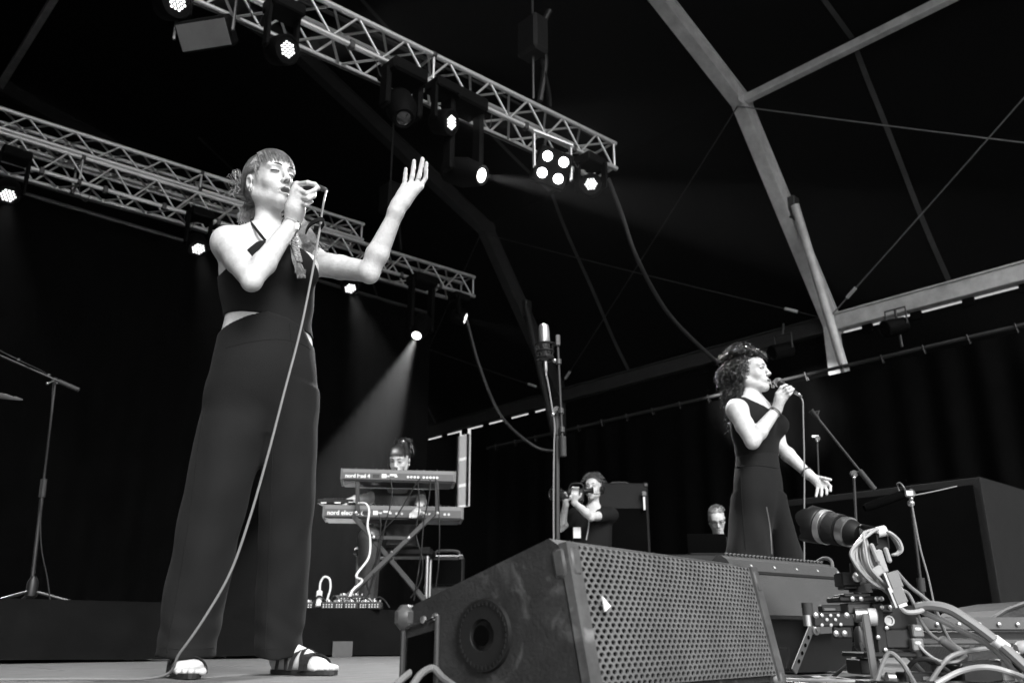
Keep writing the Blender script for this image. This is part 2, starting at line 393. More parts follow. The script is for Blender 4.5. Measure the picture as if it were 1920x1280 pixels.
for i in range(1, len(PROF)-1):         # purlins between the arches
    for a, b in zip(ARY[:-1], ARY[1:]):
        if a > 1 and i != 3: continue
        MB().box((PROF[i][0], (a+b)/2, PROF[i][1]-.02), (.1, b-a-.14, .1), bev=.006).build('purlin', 'alu_dull', tent)
for X in (10.45, -6.05):
    for a, b in zip(ARY[:-1], ARY[1:]):
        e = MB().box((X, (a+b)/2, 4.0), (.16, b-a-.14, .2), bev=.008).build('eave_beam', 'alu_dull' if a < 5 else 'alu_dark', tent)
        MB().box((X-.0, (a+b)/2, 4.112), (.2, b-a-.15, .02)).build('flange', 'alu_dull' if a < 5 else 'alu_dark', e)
def sag(a, b, s, n=10): a = np.asarray(a, float); b = np.asarray(b, float); return [a+(b-a)*t - np.array([0, 0, s*4*t*(1-t)]) for t in np.linspace(0, 1, n)]
for a, b in zip(ARY[:-1], ARY[1:]):     # crossed wind-bracing wires in the right-hand slope
    for ya, yb in ((a, b), (b, a)):
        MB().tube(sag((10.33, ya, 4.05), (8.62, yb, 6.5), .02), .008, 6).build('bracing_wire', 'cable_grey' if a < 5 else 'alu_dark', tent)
        MB().tube([(10.33+(8.62-10.33)*t, ya+(yb-ya)*t, 4.05+(6.5-4.05)*t-.004) for t in (.07, .1)], .022, 8).build('turnbuckle', 'alu_dull', tent)
# roof membrane, one sheet per bay and slope, with slack between the arches
for bi, (a, b) in enumerate(zip(ARY[:-1], ARY[1:])):
    for i in range(len(PROF)-1):
        p, q = np.array(PROF[i]), np.array(PROF[i+1]); d = nrm(q-p); o = np.array([d[1], -d[0]]); o = o if o[1] > 0 else -o
        if abs(o[1]) < .01: o = np.array([1., 0])
        N = 14; V = []; Fc = []
        for r_ in range(N+1):
            for c_ in range(N+1):
                t = r_/N; s_ = c_/N; xl = .16/np.linalg.norm(q-p); t0_ = -xl if i > 0 else 0.; t1_ = 1+xl if i < len(PROF)-2 else 1.; tt = t0_+(t1_-t0_)*t; c0 = p+(q-p)*tt; sl_ = .16 - .06*math.sin(math.pi*t)*math.sin(math.pi*s_) + .02*math.sin(9*t+5*s_+bi)*math.sin(math.pi*s_)
                c0 = c0 + o*sl_; V.append((c0[0], a+(b-a)*s_, c0[1]))
        for r_ in range(N):
            for c_ in range(N): k = r_*(N+1)+c_; Fc.append((k, k+1, k+N+2, k+N+1))
        mesh_obj('roof_membrane', V, Fc, 'membrane', tent, smooth=True)
        ym = a+(b-a)*.7; V = []         # welded seam in the middle of the bay
        for r_ in range(N+1):
            t = r_/N; c0 = p+(q-p)*t + o*(.16-.06*math.sin(math.pi*t)-.035+.02*math.sin(9*t+2.4+bi)); V += [(c0[0], ym-.03, c0[1]), (c0[0], ym+.03, c0[1])]
        if i in (0, 1): mesh_obj('welded_seam', V, [(2*k, 2*k+1, 2*k+3, 2*k+2) for k in range(N)], 'seam', tent)
# outer side walls; the right one leaves a slit of daylight under the eave, closed by short straps
WTOP = 3.868
def wall(nm, pts, th, m_, par): return MB().prism(pts, th).build(nm, m_, par)
wall('valance', [(10.49, 5.2, 3.8), (10.49, 10.1, 3.8), (10.49, 10.1, 3.93), (10.49, 5.2, 3.93)], (.004, 0, 0), 'membrane', tent)
for (y0, y1) in ((.17, 12.62), (12.98, 15.17)):
    wall('side_wall', [(10.5, y0, -1.25), (10.5, y1, -1.25), (10.5, y1, WTOP), (10.5, y0, WTOP)], (.03, 0, 0), 'membrane', tent)
wall('side_wall', [(10.5, 12.62, -1.25), (10.5, 12.98, -1.25), (10.5, 12.98, 2.42), (10.5, 12.62, 2.42)], (.03, 0, 0), 'membrane', tent)
y = .4
while y < 15:
    MB().box((10.5, y, 3.87), (.05, .13, .14)).build('hanging_strap', 'membrane', tent); y += .62
for (z0, z1) in ((2.46, 2.8), (2.86, 3.3), (3.36, 3.78)):
    MB().box((10.5, 12.8, (z0+z1)/2), (.012, .3, z1-z0)).build('window_pane', 'window', tent)
MB().box((10.47, 12.66, 3.1), (.03, .05, 1.36)).build('window_frame', 'alu', tent); MB().box((10.47, 12.95, 3.1), (.03, .05, 1.36)).build('window_frame', 'alu', tent)
wall('side_wall', [(-6.1, .17, -1.25), (-6.1, 15.17, -1.25), (-6.1, 15.17, 3.95), (-6.1, .17, 3.95)], (-.03, 0, 0), 'membrane', tent)
wall('gable_wall', [(x, 15.3, z) for x, z in [(10.45, -1.25)] + PROF + [(-6.05, -1.25)]], (0, .03, 0), 'membrane', tent)
# leaning strut beside the near arch leg
for Y in (5.17, 10.17):
    s0 = np.array([9.5, Y-.16, 5.35]); s1 = np.array([10.0, Y-.34, 3.0])
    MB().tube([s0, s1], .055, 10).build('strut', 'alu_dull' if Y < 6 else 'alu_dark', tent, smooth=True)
    MB().box(s0+np.array([.06, .05, 0]), (.14, .1, .3), bev=.01).build('strut_bracket', 'steel_dark', tent)

# ---- drapes
def drape(name, label, p0, p1, z0, z1, amp=.06, wl=.32, step=.04):
    p0 = np.array(p0, float); p1 = np.array(p1, float); L = np.linalg.norm(p1-p0); d = (p1-p0)/L; nn = np.array([-d[1], d[0]]); n = int(L/step); V = []
    for i in range(n+1):
        t = i*L/n; s_ = amp*(math.sin(t*2*math.pi/wl)+.5*math.sin(t*2.3*math.pi/wl+1.3))*.6
        for z, k in ((z0, 1.3), ((z0+z1)/2, 1.), (z1, .35)):
            p = p0 + d*t + nn*s_*k; V.append((p[0], p[1], z))
    Fc = [(3*i+k, 3*i+3+k, 3*i+4+k, 3*i+1+k) for i in range(n) for k in (0, 1)]
    r_ = root(name, label, 'curtain', ((p0[0]+p1[0])/2, (p0[1]+p1[1])/2, z0))
    mesh_obj('cloth', V, Fc, 'drape', r_, smooth=True); return r_
bd = drape('backdrop_curtain', 'tall black backdrop curtain hanging behind the back truss', (-6, 9.75), (7.3, 9.75), 0, 4.6, amp=.05, wl=.5)
rod('hanging_pipe', (-6, 9.75, 4.62), (7.35, 9.75, 4.62), .025, 'steel_dark', bd)
sdp = drape('side_curtain', 'black curtain tied to a pipe along the right side of the stage', (9.9, .9), (9.9, 11.4), 0, 3.17, amp=.05, wl=.45)
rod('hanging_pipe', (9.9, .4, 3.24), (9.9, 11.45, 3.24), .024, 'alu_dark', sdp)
for i in range(22):
    y = .9+i*.49; MB().tube([(9.875, y, 3.16), (9.872, y+.02, 3.27), (9.93, y+.03, 3.27), (9.92, y, 3.17)], .006, 5).build('tie_string', 'cable_black', sdp)

# ---- box trusses
def truss(label, x0, x1, y0, z0, s=.29, pitch=.46, slope=0., sz=None):
    sz = sz or s
    t = root('box_truss', label, 'truss', (x1, y0, z0), group='lighting trusses')
    ch = [(y0, z0), (y0, z0+sz), (y0+s, z0), (y0+s, z0+sz)]
    L = x1-x0; nsec = 4
    for (y, z) in ch:
        for k in range(nsec):
            a = x0+L*k/nsec; b = x0+L*(k+1)/nsec
            rod('chord', (a+.012, y, z), (b-.012, y, z), .025, 'alu', t, n=12)
            if k: rod('coupler', (a-.02, y, z), (a+.02, y, z), .03, 'steel_dark', t, n=10)
    n = int(L/pitch)
    for (A, B) in ((ch[0], ch[1]), (ch[2], ch[3]), (ch[0], ch[2]), (ch[1], ch[3])):
        for k in range(n):
            xa = x1-.06-k*pitch; xm = xa-pitch/2; xb = xa-pitch
            rod('brace', (xa, A[0], A[1]), (xm, B[0], B[1]), .011, 'alu', t)
            rod('brace', (xm, B[0], B[1]), (xb, A[0], A[1]), .011, 'alu', t)
        for k in range(nsec+1):
            xx = min(max(x0+L*k/nsec, x0+.04), x1-.04)
            rod('frame_bar', (xx, A[0], A[1]), (xx, B[0], B[1]), .013, 'alu', t)
    t.rotation_euler = (0, 0, math.atan(slope)); return t
TZ = 4.65
tf = truss('front box truss whose end hangs free beside the glaring four-lamp blinder', -3.0, 6.18, 5.15, TZ, slope=-.045)
tb = truss('back box truss running behind the raised hand of the near singer', -3.0, 7.4, 8.84, TZ, slope=-.06)
tc = truss('flat truss lying on top of the back truss behind the singer', -3.0, 5.6, 8.95, TZ+.335, slope=-.06, sz=.22)
for (X, Y) in ((5.1, 5.26), (0.4, 5.26), (6.0, 9.0), (1., 9.0)):
    h = root('chain_hoist', {(5.1, 5.26): 'black chain hoist above the front truss near the blinder', (.4, 5.26): 'black chain hoist above the front truss, beyond the left edge', (6., 9.): 'black chain hoist on the back truss right of the raised hand', (1., 9.): 'black chain hoist on the back truss at the far left'}[(X, Y)], 'hoist', (X, Y, 5.0), group='chain hoists')
    MB().box((X, Y, 5.75), (.2, .28, .42), bev=.03).build('motor_body', 'plastic', h)
    MB().tube([(X, Y, 5.95), (X, Y, 8.2)], .012, 6).build('chain', 'steel_dark', h)
    MB().tube([(X, Y, 5.54), (X, Y, 5.05)], .012, 6).build('lift_chain', 'steel_dark', h)
    MB().tube(smoothline([(X+.1, Y, 5.6), (X+.16, Y-.05, 5.2), (X+.2, Y-.02, 5.05), (X+.14, Y, 5.6)], 6), .02, 6).build('chain_bag', 'black_cloth', h)

# cables lashed along the trusses, and clamps with safety wires
def along(par, tr, x0, x1, y, z, r, n=14, sg=.03, m_='cable_black'):
    P = [(x, y+random.uniform(-.012, .012), z - (sg*random.random() if k % 2 else 0)) for k, x in enumerate(np.linspace(x0, x1, n))]
    c_ = MB().tube(smoothline(P, 4), r, 6).build('lashed_cable', m_, None, smooth=True); c_.parent = tr
    c_.matrix_local = Matrix.Translation(-Vector(tr.location)); return c_
for tr, xa, xb, y_ in ((tf, -2.5, 5.9, 5.15), (tb, -2.5, 7.2, 8.84)):
    for k in range(3): along(None, tr, xa+k*.7, xb-k*.9, y_+.06+.05*k, TZ+.31+.012*k, .009+.003*k)
    along(None, tr, xa, xb-.5, y_+.27, TZ-.035, .011)
    for x in np.arange(xa, xb, .62):
        o_ = MB().box((x, y_, TZ), (.05, .062, .075), bev=.008).build('pipe_clamp', 'steel_dark', None); o_.parent = tr; o_.matrix_local = Matrix.Translation(-Vector(tr.location))
    for x in np.arange(xa+.3, xb, 1.1):
        o_ = MB().tube(smoothline([(x, y_, TZ+.02), (x+.03, y_-.03, TZ-.16), (x+.1, y_-.02, TZ-.2), (x+.14, y_, TZ+.02)], 5), .004, 5).build('safety_wire', 'steel_dark', None); o_.parent = tr; o_.matrix_local = Matrix.Translation(-Vector(tr.location))

# ---- lamps
def lamp_light(parent, o, d, power, angle, blend=.4, rad=.05):
    l_ = bpy.data.lights.new('lamp_light', 'SPOT'); l_.energy = power; l_.spot_size = math.radians(angle); l_.spot_blend = blend; l_.shadow_soft_size = rad
    ob = bpy.data.objects.new('lamp_light', l_); m = Matrix.LocRotScale(Vector(o), Vector(-np.asarray(d)).to_track_quat('Z', 'Y'), Vector((1, 1, 1)))
    ob.matrix_local = pmat(parent).inverted() @ m; COL.objects.link(ob); ob.parent = parent; ob.matrix_local = pmat(parent).inverted() @ m; return ob
def led_wash(label, face, d, top_z, light=None, R=.085):
    face = np.asarray(face, float); d = nrm(d); a, b, _ = basis(d); hc = face - d*.1
    r_ = root('led_wash_light', label, 'stage light', (hc[0], hc[1], top_z), group='LED wash lights on the trusses')
    MB().box((hc[0], hc[1], top_z-.06), (.26, .2, .1), bev=.012).build('base', 'lamp_black', r_)
    MB().box((hc[0], hc[1], top_z-.0), (.06, .06, .05)).build('clamp', 'steel_dark', r_)
    for s_ in (-1, 1):
        p = hc + a*s_*.135
        MB().box((p[0]*.5+(hc[0]+s_*a[0]*.12)*.5, p[1], (hc[2]+top_z-.1)/2), (.03, .07, max(top_z-.1-hc[2]+.06, .1)), bev=.006).build('yoke', 'lamp_black', r_)
    h = MB().lathe([(0, .07), (.03, .1), (.14, .112), (.185, .112), (.2, .105), (.2, .095), (.193, .094)], hc-d*.1, d, 20).build('head', 'lamp_black', r_, smooth=True)
    mb = MB()
    for q in range(-2, 3):
        for r2 in range(-2, 3):
            if abs(q+r2) <= 2:
                c = face + (a*(q+r2*.5) + b*(r2*.866))*R*.42
                mb.lathe([(0, R*.155), (.004, R*.15), (.008, R*.1), (.009, .001)], c-d*.004, d, 8)
    mb.build('led_array', 'led', h)
    if light: lamp_light(r_, face+d*.05, d, light[0], light[1], light[2] if len(light) > 2 else .6, .05)
    return r_
AUD = np.array([.25, -.75, -.75])
LED = [((333, 4), 5.05, (.1, -.9, -.32), 'LED wash light cut by the top edge of the photo', (4200, 22)),
       ((540, 93), 5.05, (.15, -.9, -.32), 'LED wash light on the front truss above the near singer', (4200, 22)),
       ((847, 230), 5.05, (.3, -.9, -.32), 'LED wash light in the middle of the front truss, above the raised hand', (4200, 22)),
       ((1108, 345), 5.05, (-.9, -.75, -.25), 'LED wash light at the free end of the front truss right of the blinder', None),
       ((15, 367), 8.75, (-.05, -.55, -.8), 'LED wash light under the back truss at the left edge', (2200, 24)),
       ((372, 467), 8.75, (0, -.55, -.8), 'LED wash light under the back truss just left of the bare shoulder', (2200, 24)),
       ((657, 541), 8.75, (-.1, -.55, -.8), 'LED wash light peeping out below the raised elbow', (6800, 26)),
       ((873, 597), 8.75, (.75, -.75, -.35), 'LED wash light under the right end of the back truss', (1500, 20))]
for (uv, Y, d, lb, lt) in LED: led_wash(lb, onY(*uv, Y), d, TZ-.05, None if lt is None else lt, R=.062 if Y < 6 else .072)
def moving_head(label, face, d, top_z, lit=True, light=None):
    face = np.asarray(face, float); d = nrm(d); a, b, _ = basis(d); hc = face - d*.2
    r_ = root('moving_head_light', label, 'stage light', (hc[0], hc[1], top_z), group='moving head lights')
    MB().box((hc[0], hc[1], top_z-.07), (.34, .28, .13), bev=.02).build('base', 'lamp_black', r_)
    for s_ in (-1, 1): MB().box((hc[0]+s_*.16, hc[1], (hc[2]+top_z-.12)/2), (.05, .12, top_z-.12-hc[2]+.1), bev=.015).build('yoke', 'lamp_black', r_)
    h = MB().lathe([(0, .06), (.04, .11), (.22, .13), (.36, .1), (.41, .085), (.41, .075), (.4, .07)], hc-d*.2, d, 20).build('head', 'lamp_black', r_, smooth=True)
    MB().lathe([(0, .07), (.008, .05), (.011, .002)], face-d*.004, d, 18).build('lens', 'lens_lit' if lit else 'glass', h, smooth=True)
    if light: lamp_light(r_, face+d*.06, d, *light)
    return r_
mh1 = onY(781, 629, 8.6); moving_head('moving head with a bright lens throwing a broad beam beside the keyboards', mh1, np.array([4.0, 7.2, .3])-mh1, TZ-.05, True, (95000, 21, .35, .03))
mh2 = onY(903, 329, 5.0); moving_head('moving head with a dim lens beaming to the right below the front truss', mh2, (.3, -.9, -.42), TZ-.05, True, (19000, 16, .5, .03))
mh3 = onY(757, 222, 5.1); moving_head('dark unlit moving head under the front truss where the grey rafter ends', mh3, (-.2, -.5, -.8), TZ-.05, False)
for k, (uv, lb) in enumerate((((1682, 610), 'unlit can lamp hanging under the eave beam at the right'), ((1470, 655), 'unlit can lamp on the pipe just above the far singer'))):
    p = onX(*uv, 9.8); r_ = root('can_lamp', lb, 'stage light', p + np.array([0, 0, .2]), group='unlit can lamps')
    MB().lathe([(0, .06), (.02, .1), (.3, .1), (.31, .09), (.3, .085)], p+np.array([.1, -.05, .02]), (-.8, .4, -.25), 16).build('can', 'lamp_black', r_, smooth=True)
    MB().tube([p+np.array([0, -.12, 0]), p+np.array([0, -.12, .2]), p+np.array([0, .12, .2]), p+np.array([0, .12, 0])], .012, 6).build('yoke', 'steel_dark', r_)
    MB().tube([p+np.array([0, 0, .2]), p+np.array([.05, 0, .36 if k else -.25])], .016, 6).build('hook_clamp', 'steel_dark', r_)
# four-lamp blinder
bp = onY(1037, 314, 5.0); bd_ = nrm(np.array([-1.5, -2.6, -2.3])*np.array([1, 1, .55])); ba, bb, _ = basis(bd_); ang = math.radians(-14)
bx_, by_ = ba*math.cos(ang)+bb*math.sin(ang), -ba*math.sin(ang)+bb*math.cos(ang)
bl = root('blinder_light', 'glaring four-lamp blinder hanging near the end of the front truss', 'stage light', bp+np.array([0, 0, .35]))
MB().box(bp-bd_*.06, (.34, .34, .1), bx_, by_, bd_, bev=.012).build('housing', 'lamp_black', bl)
for sx in (-1, 1):
    for sy in (-1, 1):
        c = bp + bx_*sx*.08 + by_*sy*.08
        MB().lathe([(0, .045), (.01, .041), (.016, .025), (.018, .002)], c-bd_*.004, bd_, 20).build('lamp', 'blinder', bl, smooth=True)
for sx in (-1, 1): MB().box(bp+bx_*sx*.185-bd_*.02+np.array([0, 0, .12]), (.012, .05, .36), bx_, np.cross(np.array([0, 0, 1.]), bx_), (0, 0, 1)).build('bracket', 'alu_dull', bl)
MB().box(bp+np.array([0, 0, .3]), (.4, .05, .02), bx_, np.cross((0, 0, 1.), bx_)).build('bracket', 'alu_dull', bl)
lamp_light(bl, bp+bd_*.12, bd_, 700, 120, .8, .15)
# flood lamp with a pale rectangular face
fp = onY(381, 66, 5.0); fd = nrm(np.array([-.5, -.6, -.75])); fa, fb, _ = basis(fd); an = math.radians(10); fx = fa*math.cos(an)+fb*math.sin(an); fy = -fa*math.sin(an)+fb*math.cos(an)
r_ = root('flood_light', 'unlit flood light with a pale rectangular glass under the front truss', 'stage light', fp+np.array([0, 0, .3]))
MB().box(fp-fd*.09, (.36, .2, .16), fx, fy, fd, bev=.02).build('housing', 'lamp_black', r_)
MB().box(fp-fd*.008, (.33, .17, .012), fx, fy, fd).build('glass', 'flood_glass', r_)
MB().tube([fp+fx*.2, fp+fx*.2+np.array([0, 0, .35]), fp-fx*.2+np.array([0, 0, .35]), fp-fx*.2], .012, 6).build('yoke', 'steel_dark', r_)
# cables draping from the trusses to the right side
for k, (pts, rr, lb) in enumerate((([(1140, 335, 7.6), (1165, 400, 7.8), (1195, 485, 8.0), (1255, 590, 8.6), (1345, 680, 9.2)], .022, 'thick black cable sweeping from the front truss end down to the right'),
                          ([(875, 600, 10.5), (900, 690, 10.6), (940, 780, 10.8), (1000, 835, 11.), (1040, 845, 11.)], .022, 'thick black cable hanging in an arc from the back truss end'),
                          ([(1030, 20, 7.4), (1015, 60, 7.4), (1022, 120, 7.4), (1012, 190, 7.4)], .03, 'black cable bundle hanging down onto the front truss'))):
    P_ = smoothline([Wp(*q) for q in pts], 8); tag(MB().tube(P_, rr, 8).build('hanging_cable', 'cable_black', smooth=True), lb, 'cable', 'cables hanging from the trusses')

# ---- haze: the air of the stage
hz = MB().box((2, 6, 3.4), (60, 60, 13.4)); ho = mesh_obj('haze', hz.v, hz.f, 'plastic'); ho.data.materials.clear()
hm = bpy.data.materials.new('haze'); hm.use_nodes = True; hn = hm.node_tree; hn.nodes.remove(hn.nodes['Principled BSDF'])
pv = hn.nodes.new('ShaderNodeVolumePrincipled'); pv.inputs['Color'].default_value = (.9, .9, .9, 1); pv.inputs['Density'].default_value = .0001; pv.inputs['Anisotropy'].default_value = .2
hn.links.new(pv.outputs[0], hn.nodes['Material Output'].inputs['Volume']); ho.data.materials.append(hm); ho['kind'] = 'stuff'; ho['label'] = 'thin stage haze in the air'; ho['category'] = 'haze'

# ================================================================== PEOPLE (C frame)
def headmat(fx, fy, pitch, roll=0.):
    """columns: her left, back, up; (fx, fy) is the horizontal facing direction in the C frame"""
    n = math.hypot(fx, fy); fx, fy = fx/n, fy/n; cp, sp = math.cos(pitch), math.sin(pitch)
    f = np.array([fx*cp, fy*cp, sp]); l = np.array([-fy, fx, 0.]); y = -f; z = np.cross(l, y)
    c, s = math.cos(roll), math.sin(roll); l2 = l*c + z*s; z2 = -l*s + z*c
    return np.stack([l2, y, z2], 1)
def add_head(Fd, Mh, c, S=1., mouth=.006, nose=1., closed=True, male=False):
    T = lambda x, y, z: np.asarray(c) + Mh @ (np.array([x, y, z])*S)
    E_ = lambda p, r, k=.015, sub=False: Fd.ell(T(*p), np.array(r)*S, Mh, k*S, sub)
    Cn = lambda a, b, ra, rb, k=.012, sub=False: Fd.cone(T(*a), T(*b), ra*S, rb*S, k*S, sub)
    E_((0, .018, .03), (.074, .094, .086)); E_((0, -.018, -.022), (.053, .07, .083), .025)
    E_((0, -.05, .045), (.056, .042, .045), .03)
    for s in (-1, 1):
        Cn((s*.05, .01, -.05), (s*.01, -.066, -.095), .018, .017, .03)
        E_((s*.036, -.056, -.024), (.022, .022, .022), .025)
        Cn((s*.046, -.074, .032), (s*.012, -.088, .03), .008, .009, .015)
    E_((0, -.07, -.096), (.02, .019, .017), .02)
    E_((0, -.078, -.058), (.027, .018, .024), .02)
    for s in (-1, 1): E_((s*.031, -.094, .012), (.0165, .0125, .0105), .012, True)
    for s in (-1, 1): E_((s*.031, -.0775, .0105), (.0145, .0125, .0115), .003)
    Cn((0, -.088, .022), (0, -.108, -.022), .0075, .0105*nose, .012); E_((0, -.108, -.026), (.0105, .0105, .0095), .008)
    for s in (-1, 1):
        E_((s*.0125, -.099, -.031), (.0075, .0095, .007), .006)
        E_((s*.0062, -.1065, -.0372), (.0036, .0048, .0042), .002, True)
    # lips
    for s in (-1, 1):
        Cn((s*.023, -.088, -.0605), (s*.007, -.0985, -.0555), .0035, .0052, .006)
        Cn((s*.022, -.087, -.0625-mouth), (0, -.0965, -.0705-mouth), .0035, .0064, .006)
    E_((0, -.1, -.0625-mouth*.5), (.0165+mouth*.2, .014+mouth, .0012+mouth*.75), .003, True)
    for s in (-1, 1):
        E_((s*.0775, .014, -.004), (.0065, .0175, .03), .006); E_((s*.082, .012, -.012), (.008, .011, .017), .006, True)
        E_((s*.076, .006, -.03), (.006, .009, .011), .006)
def head_tint(V, Mh, c, S=1., mouth=.006):
    q = (V-np.asarray(c)) @ Mh / S
    t = np.zeros(len(V))
    lip = ((q[:, 0]/.026)**2 + ((q[:, 2]+.0635+mouth*.5)/(.0105+mouth*.7))**2 < 1) & (q[:, 1] < -.07); t[lip] = .55
    inn = ((q[:, 0]/.019)**2 + ((q[:, 2]+.0625+mouth*.5)/(.002+mouth*.8))**2 < 1) & (q[:, 1] > -.0915) & (q[:, 1] < -.05); t[inn] = 1.
    nos = (np.abs(np.abs(q[:, 0])-.0062) < .004) & (np.abs(q[:, 2]+.0365) < .005) & (q[:, 1] < -.095); t[nos] = 1.
    return t
def face_marks(parent, Mh, c, S=1., brow=.0028, closed=True, brow_mat='mid_hair', lash='lash'):
    T = lambda p: np.asarray(c) + Mh @ (np.array(p)*S)
    for s in (-1, 1):
        P = [T((s*x, y, z)) for x, y, z in ((.014, -.0985, .029), (.028, -.0945, .0345), (.042, -.084, .0335), (.052, -.071, .027))]
        MB().tube(smoothline(P, 4), [brow*S*q for q in np.interp(np.linspace(0, 1, 13), [0, .3, 1], [.8, 1., .4])], 6).build('eyebrow', brow_mat, parent, 'C', True)
        P = [T((s*x, y, z)) for x, y, z in ((.0185, -.0868, .0088), (.025, -.0912, .0072 if closed else .011), (.033, -.0912, .0064 if closed else .0125), (.0405, -.0868, .0066 if closed else .011), (.0465, -.078, .0085))]
        MB().tube(smoothline(P, 4), [(.0019 if closed else .002)*S]*17, 5).build('eyelashes', lash, parent, 'C', True)
        if not closed:
            MB().sphere(T((s*.0312, -.0882, .0085)), .0036*S, 8, 6).build('iris', 'lash', parent, 'C', True)
def arm(Fd, sh, el, wr, r=(.05, .046, .041, .039, .025), k=.012):
    sh, el, wr = map(np.asarray, (sh, el, wr))
    Fd.cone(sh, sh+(el-sh)*.5, r[0], r[1], k); Fd.cone(sh+(el-sh)*.5, el, r[1], r[2], k)
    ol = el + nrm(nrm(el-sh)+nrm(el-wr))*r[2]*.55; Fd.ell(ol, r[2]*.62, None, .02); fm = el+(wr-el)*.28; Fd.cone(el, fm, r[2]*.95, r[3]*1.04, k); Fd.cone(fm, wr, r[3]*1.04, r[4], k)
def finger(Fd, P, r, k=.004):
    n = len(P)
    for i in range(n-1): Fd.cone(P[i], P[i+1], r*(1-.06*i), r*(1-.06*(i+1)), k)
class Hair:
    def __init__(s): s.mb = MB()
    def strand(s, P, r, n=3, sm=3, taper=.35):
        P = smoothline(P, sm) if sm else P; m = len(P); s.mb.tube(P, [r*(1-(1-taper)*max(0, (i/(m-1)-.5)*2)) for i in range(m)], n, True)
def finish_person(Fd, name, parent, tint=None, mats='skin'):
    V, Q = Fd.mesh(); t = np.zeros(len(V)) if tint is None else tint(V)
    return mesh_obj(name, V, Q, mats, parent, 'C', True, t)

# ---------------------------------------------------------------- near singer
D1 = 2.8
J = lambda u, v, dy=0.: C(u, v, D1+dy)
s1 = croot('person', 'singer in black halter top and wide trousers, eyes shut, one hand raised high', 'person', (J(460, 1200)[0], D1, 0))
ANG1 = math.radians(30); LA = np.array([math.cos(ANG1), math.sin(ANG1), 0]); FW = np.array([math.sin(ANG1), -math.cos(ANG1), 0])
def sec(v, uL, uR, ry, dy=0., ang=ANG1, Dd=None):
    a = C(uL, v, (Dd or D1)+dy); b = C(uR, v, (Dd or D1)+dy); wd = (b[0]-a[0])/2
    rx = math.sqrt(max(wd*wd-(ry*math.sin(ang))**2, 1e-4))/math.cos(ang)
    return (a[2], (a[0]+b[0])/2, a[1], rx, ry, ang)
TORSO1 = [sec(455, 447, 572, .07, .03), sec(478, 432, 580, .084, .02), sec(510, 420, 581, .1, .01), sec(535, 420, 580, .1), sec(565, 424, 579, .092), sec(600, 430, 575, .088),
          sec(640, 423, 580, .092), sec(690, 420, 578, .095), sec(745, 420, 575, .085)]
HM1 = headmat(.72, -.69, math.radians(5), math.radians(4)); HC1 = J(507, 347, .02)
mouth1 = HC1 + HM1 @ np.array([0, -.1, -.065]); DM = mouth1[1]-D1
F1 = Field(C(280, 1290, D1+.1)*np.array([1, 0, 0]) + np.array([-.03, D1-.45, -.02]), [J(825, 290, .2)[0], D1+.42, 1.8], .0036)
F1.loft(TORSO1, .02)
bc = J(505, 512, 0)
for s in (-1, 1): F1.ell(bc + LA*s*.075 + FW*.085, (.07, .065, .066), None, .05)
shR, elR, wrR = J(426, 456, -.06), J(472, 526, -.25), J(549, 417, DM-.05)
shL, elL, wrL = J(588, 493, .13), J(692, 510, -.03), J(746, 392, -.08)
nb = J(503, 440, .04)
F1.cone(nb, HC1 + HM1 @ np.array([0, .022, -.055]),   .046, .043, .025)
for sh in (shR, shL):
    F1.cone(nb+np.array([0, .01, -.01]), sh + np.array([0, 0, .005]), .05, .048, .05)
    F1.cone(nb+FW*.05+np.array([0, 0, -.032]), sh+FW*.03+np.array([0, 0, .012]), .014, .012, .014)
F1.ell(shR, (.051, .051, .054), None, .03); F1.ell(shL, (.047, .047, .05), None, .03)
arm(F1, shR, elR, wrR, (.049, .044, .033, .037, .0238)); arm(F1, shL, elL, wrL, (.046, .042, .036, .037, .0235))
add_head(F1, HM1, HC1, 1., mouth=.011)
# right hand closed on the microphone
dh = DM-.06; w_ = wrR
kn = [J(557, 346, dh-.012), J(562, 358, dh-.03), J(565, 370, dh-.035), J(566, 381, dh-.03)]
F1.cone(w_, J(553, 392, dh-.01), .027, .03, .02); F1.cone(J(554, 395, dh-.01), J(557, 360, dh-.005), .031, .024, .02)
for p in kn: F1.cone(J(552, 398, dh-.01), p, .017, .0125, .012)
finger(F1, [kn[0], J(577, 343, dh-.045), J(590, 346, dh-.04), J(597, 353, dh-.02)], .0092)
finger(F1, [kn[1], J(576, 363, dh-.06), J(588, 358, dh-.055), J(594, 353, dh-.035)], .0092)
finger(F1, [kn[2], J(578, 373, dh-.062), J(588, 368, dh-.05), J(590, 362, dh-.03)], .0088)
finger(F1, [kn[3], J(575, 384, dh-.05), J(583, 378, dh-.035), J(582, 372, dh-.02)], .008)
finger(F1, [J(549, 400, dh+.01), J(556, 380, dh+.03), J(566, 366, dh+.03), J(580, 362, dh+.015)], .0105)
# raised left hand
dl = -.08; hp = [J(757, 350, dl), J(769, 347, dl-.005), J(781, 346, dl-.005), J(789, 350, dl)]
for p in hp: F1.cone(J(748, 384, dl), p, .019, .0115, .012)
F1.cone(J(742, 396, dl), J(757, 368, dl), .026, .022, .02); F1.cone(J(760, 380, dl), J(772, 356, dl), .016, .017, .02)
finger(F1, [hp[0], J(759, 337, dl-.005), J(760, 327, dl-.008), J(761, 317, dl-.012)], .0078)
finger(F1, [hp[1], J(773, 330, dl-.01), J(775, 315, dl-.012), J(776.5, 302, dl-.02)], .0086)
finger(F1, [hp[2], J(786, 329, dl-.01), J(789.5, 313, dl-.012), J(792, 298, dl-.02)], .0088)
finger(F1, [hp[3], J(798, 334, dl-.0), J(798.5, 320, dl-.012), J(799.5, 306, dl-.02)], .0078)
finger(F1, [J(752, 382, dl+.015), J(770, 365, dl+.045), J(781, 350, dl+.055), J(785, 341, dl+.05)], .0098)
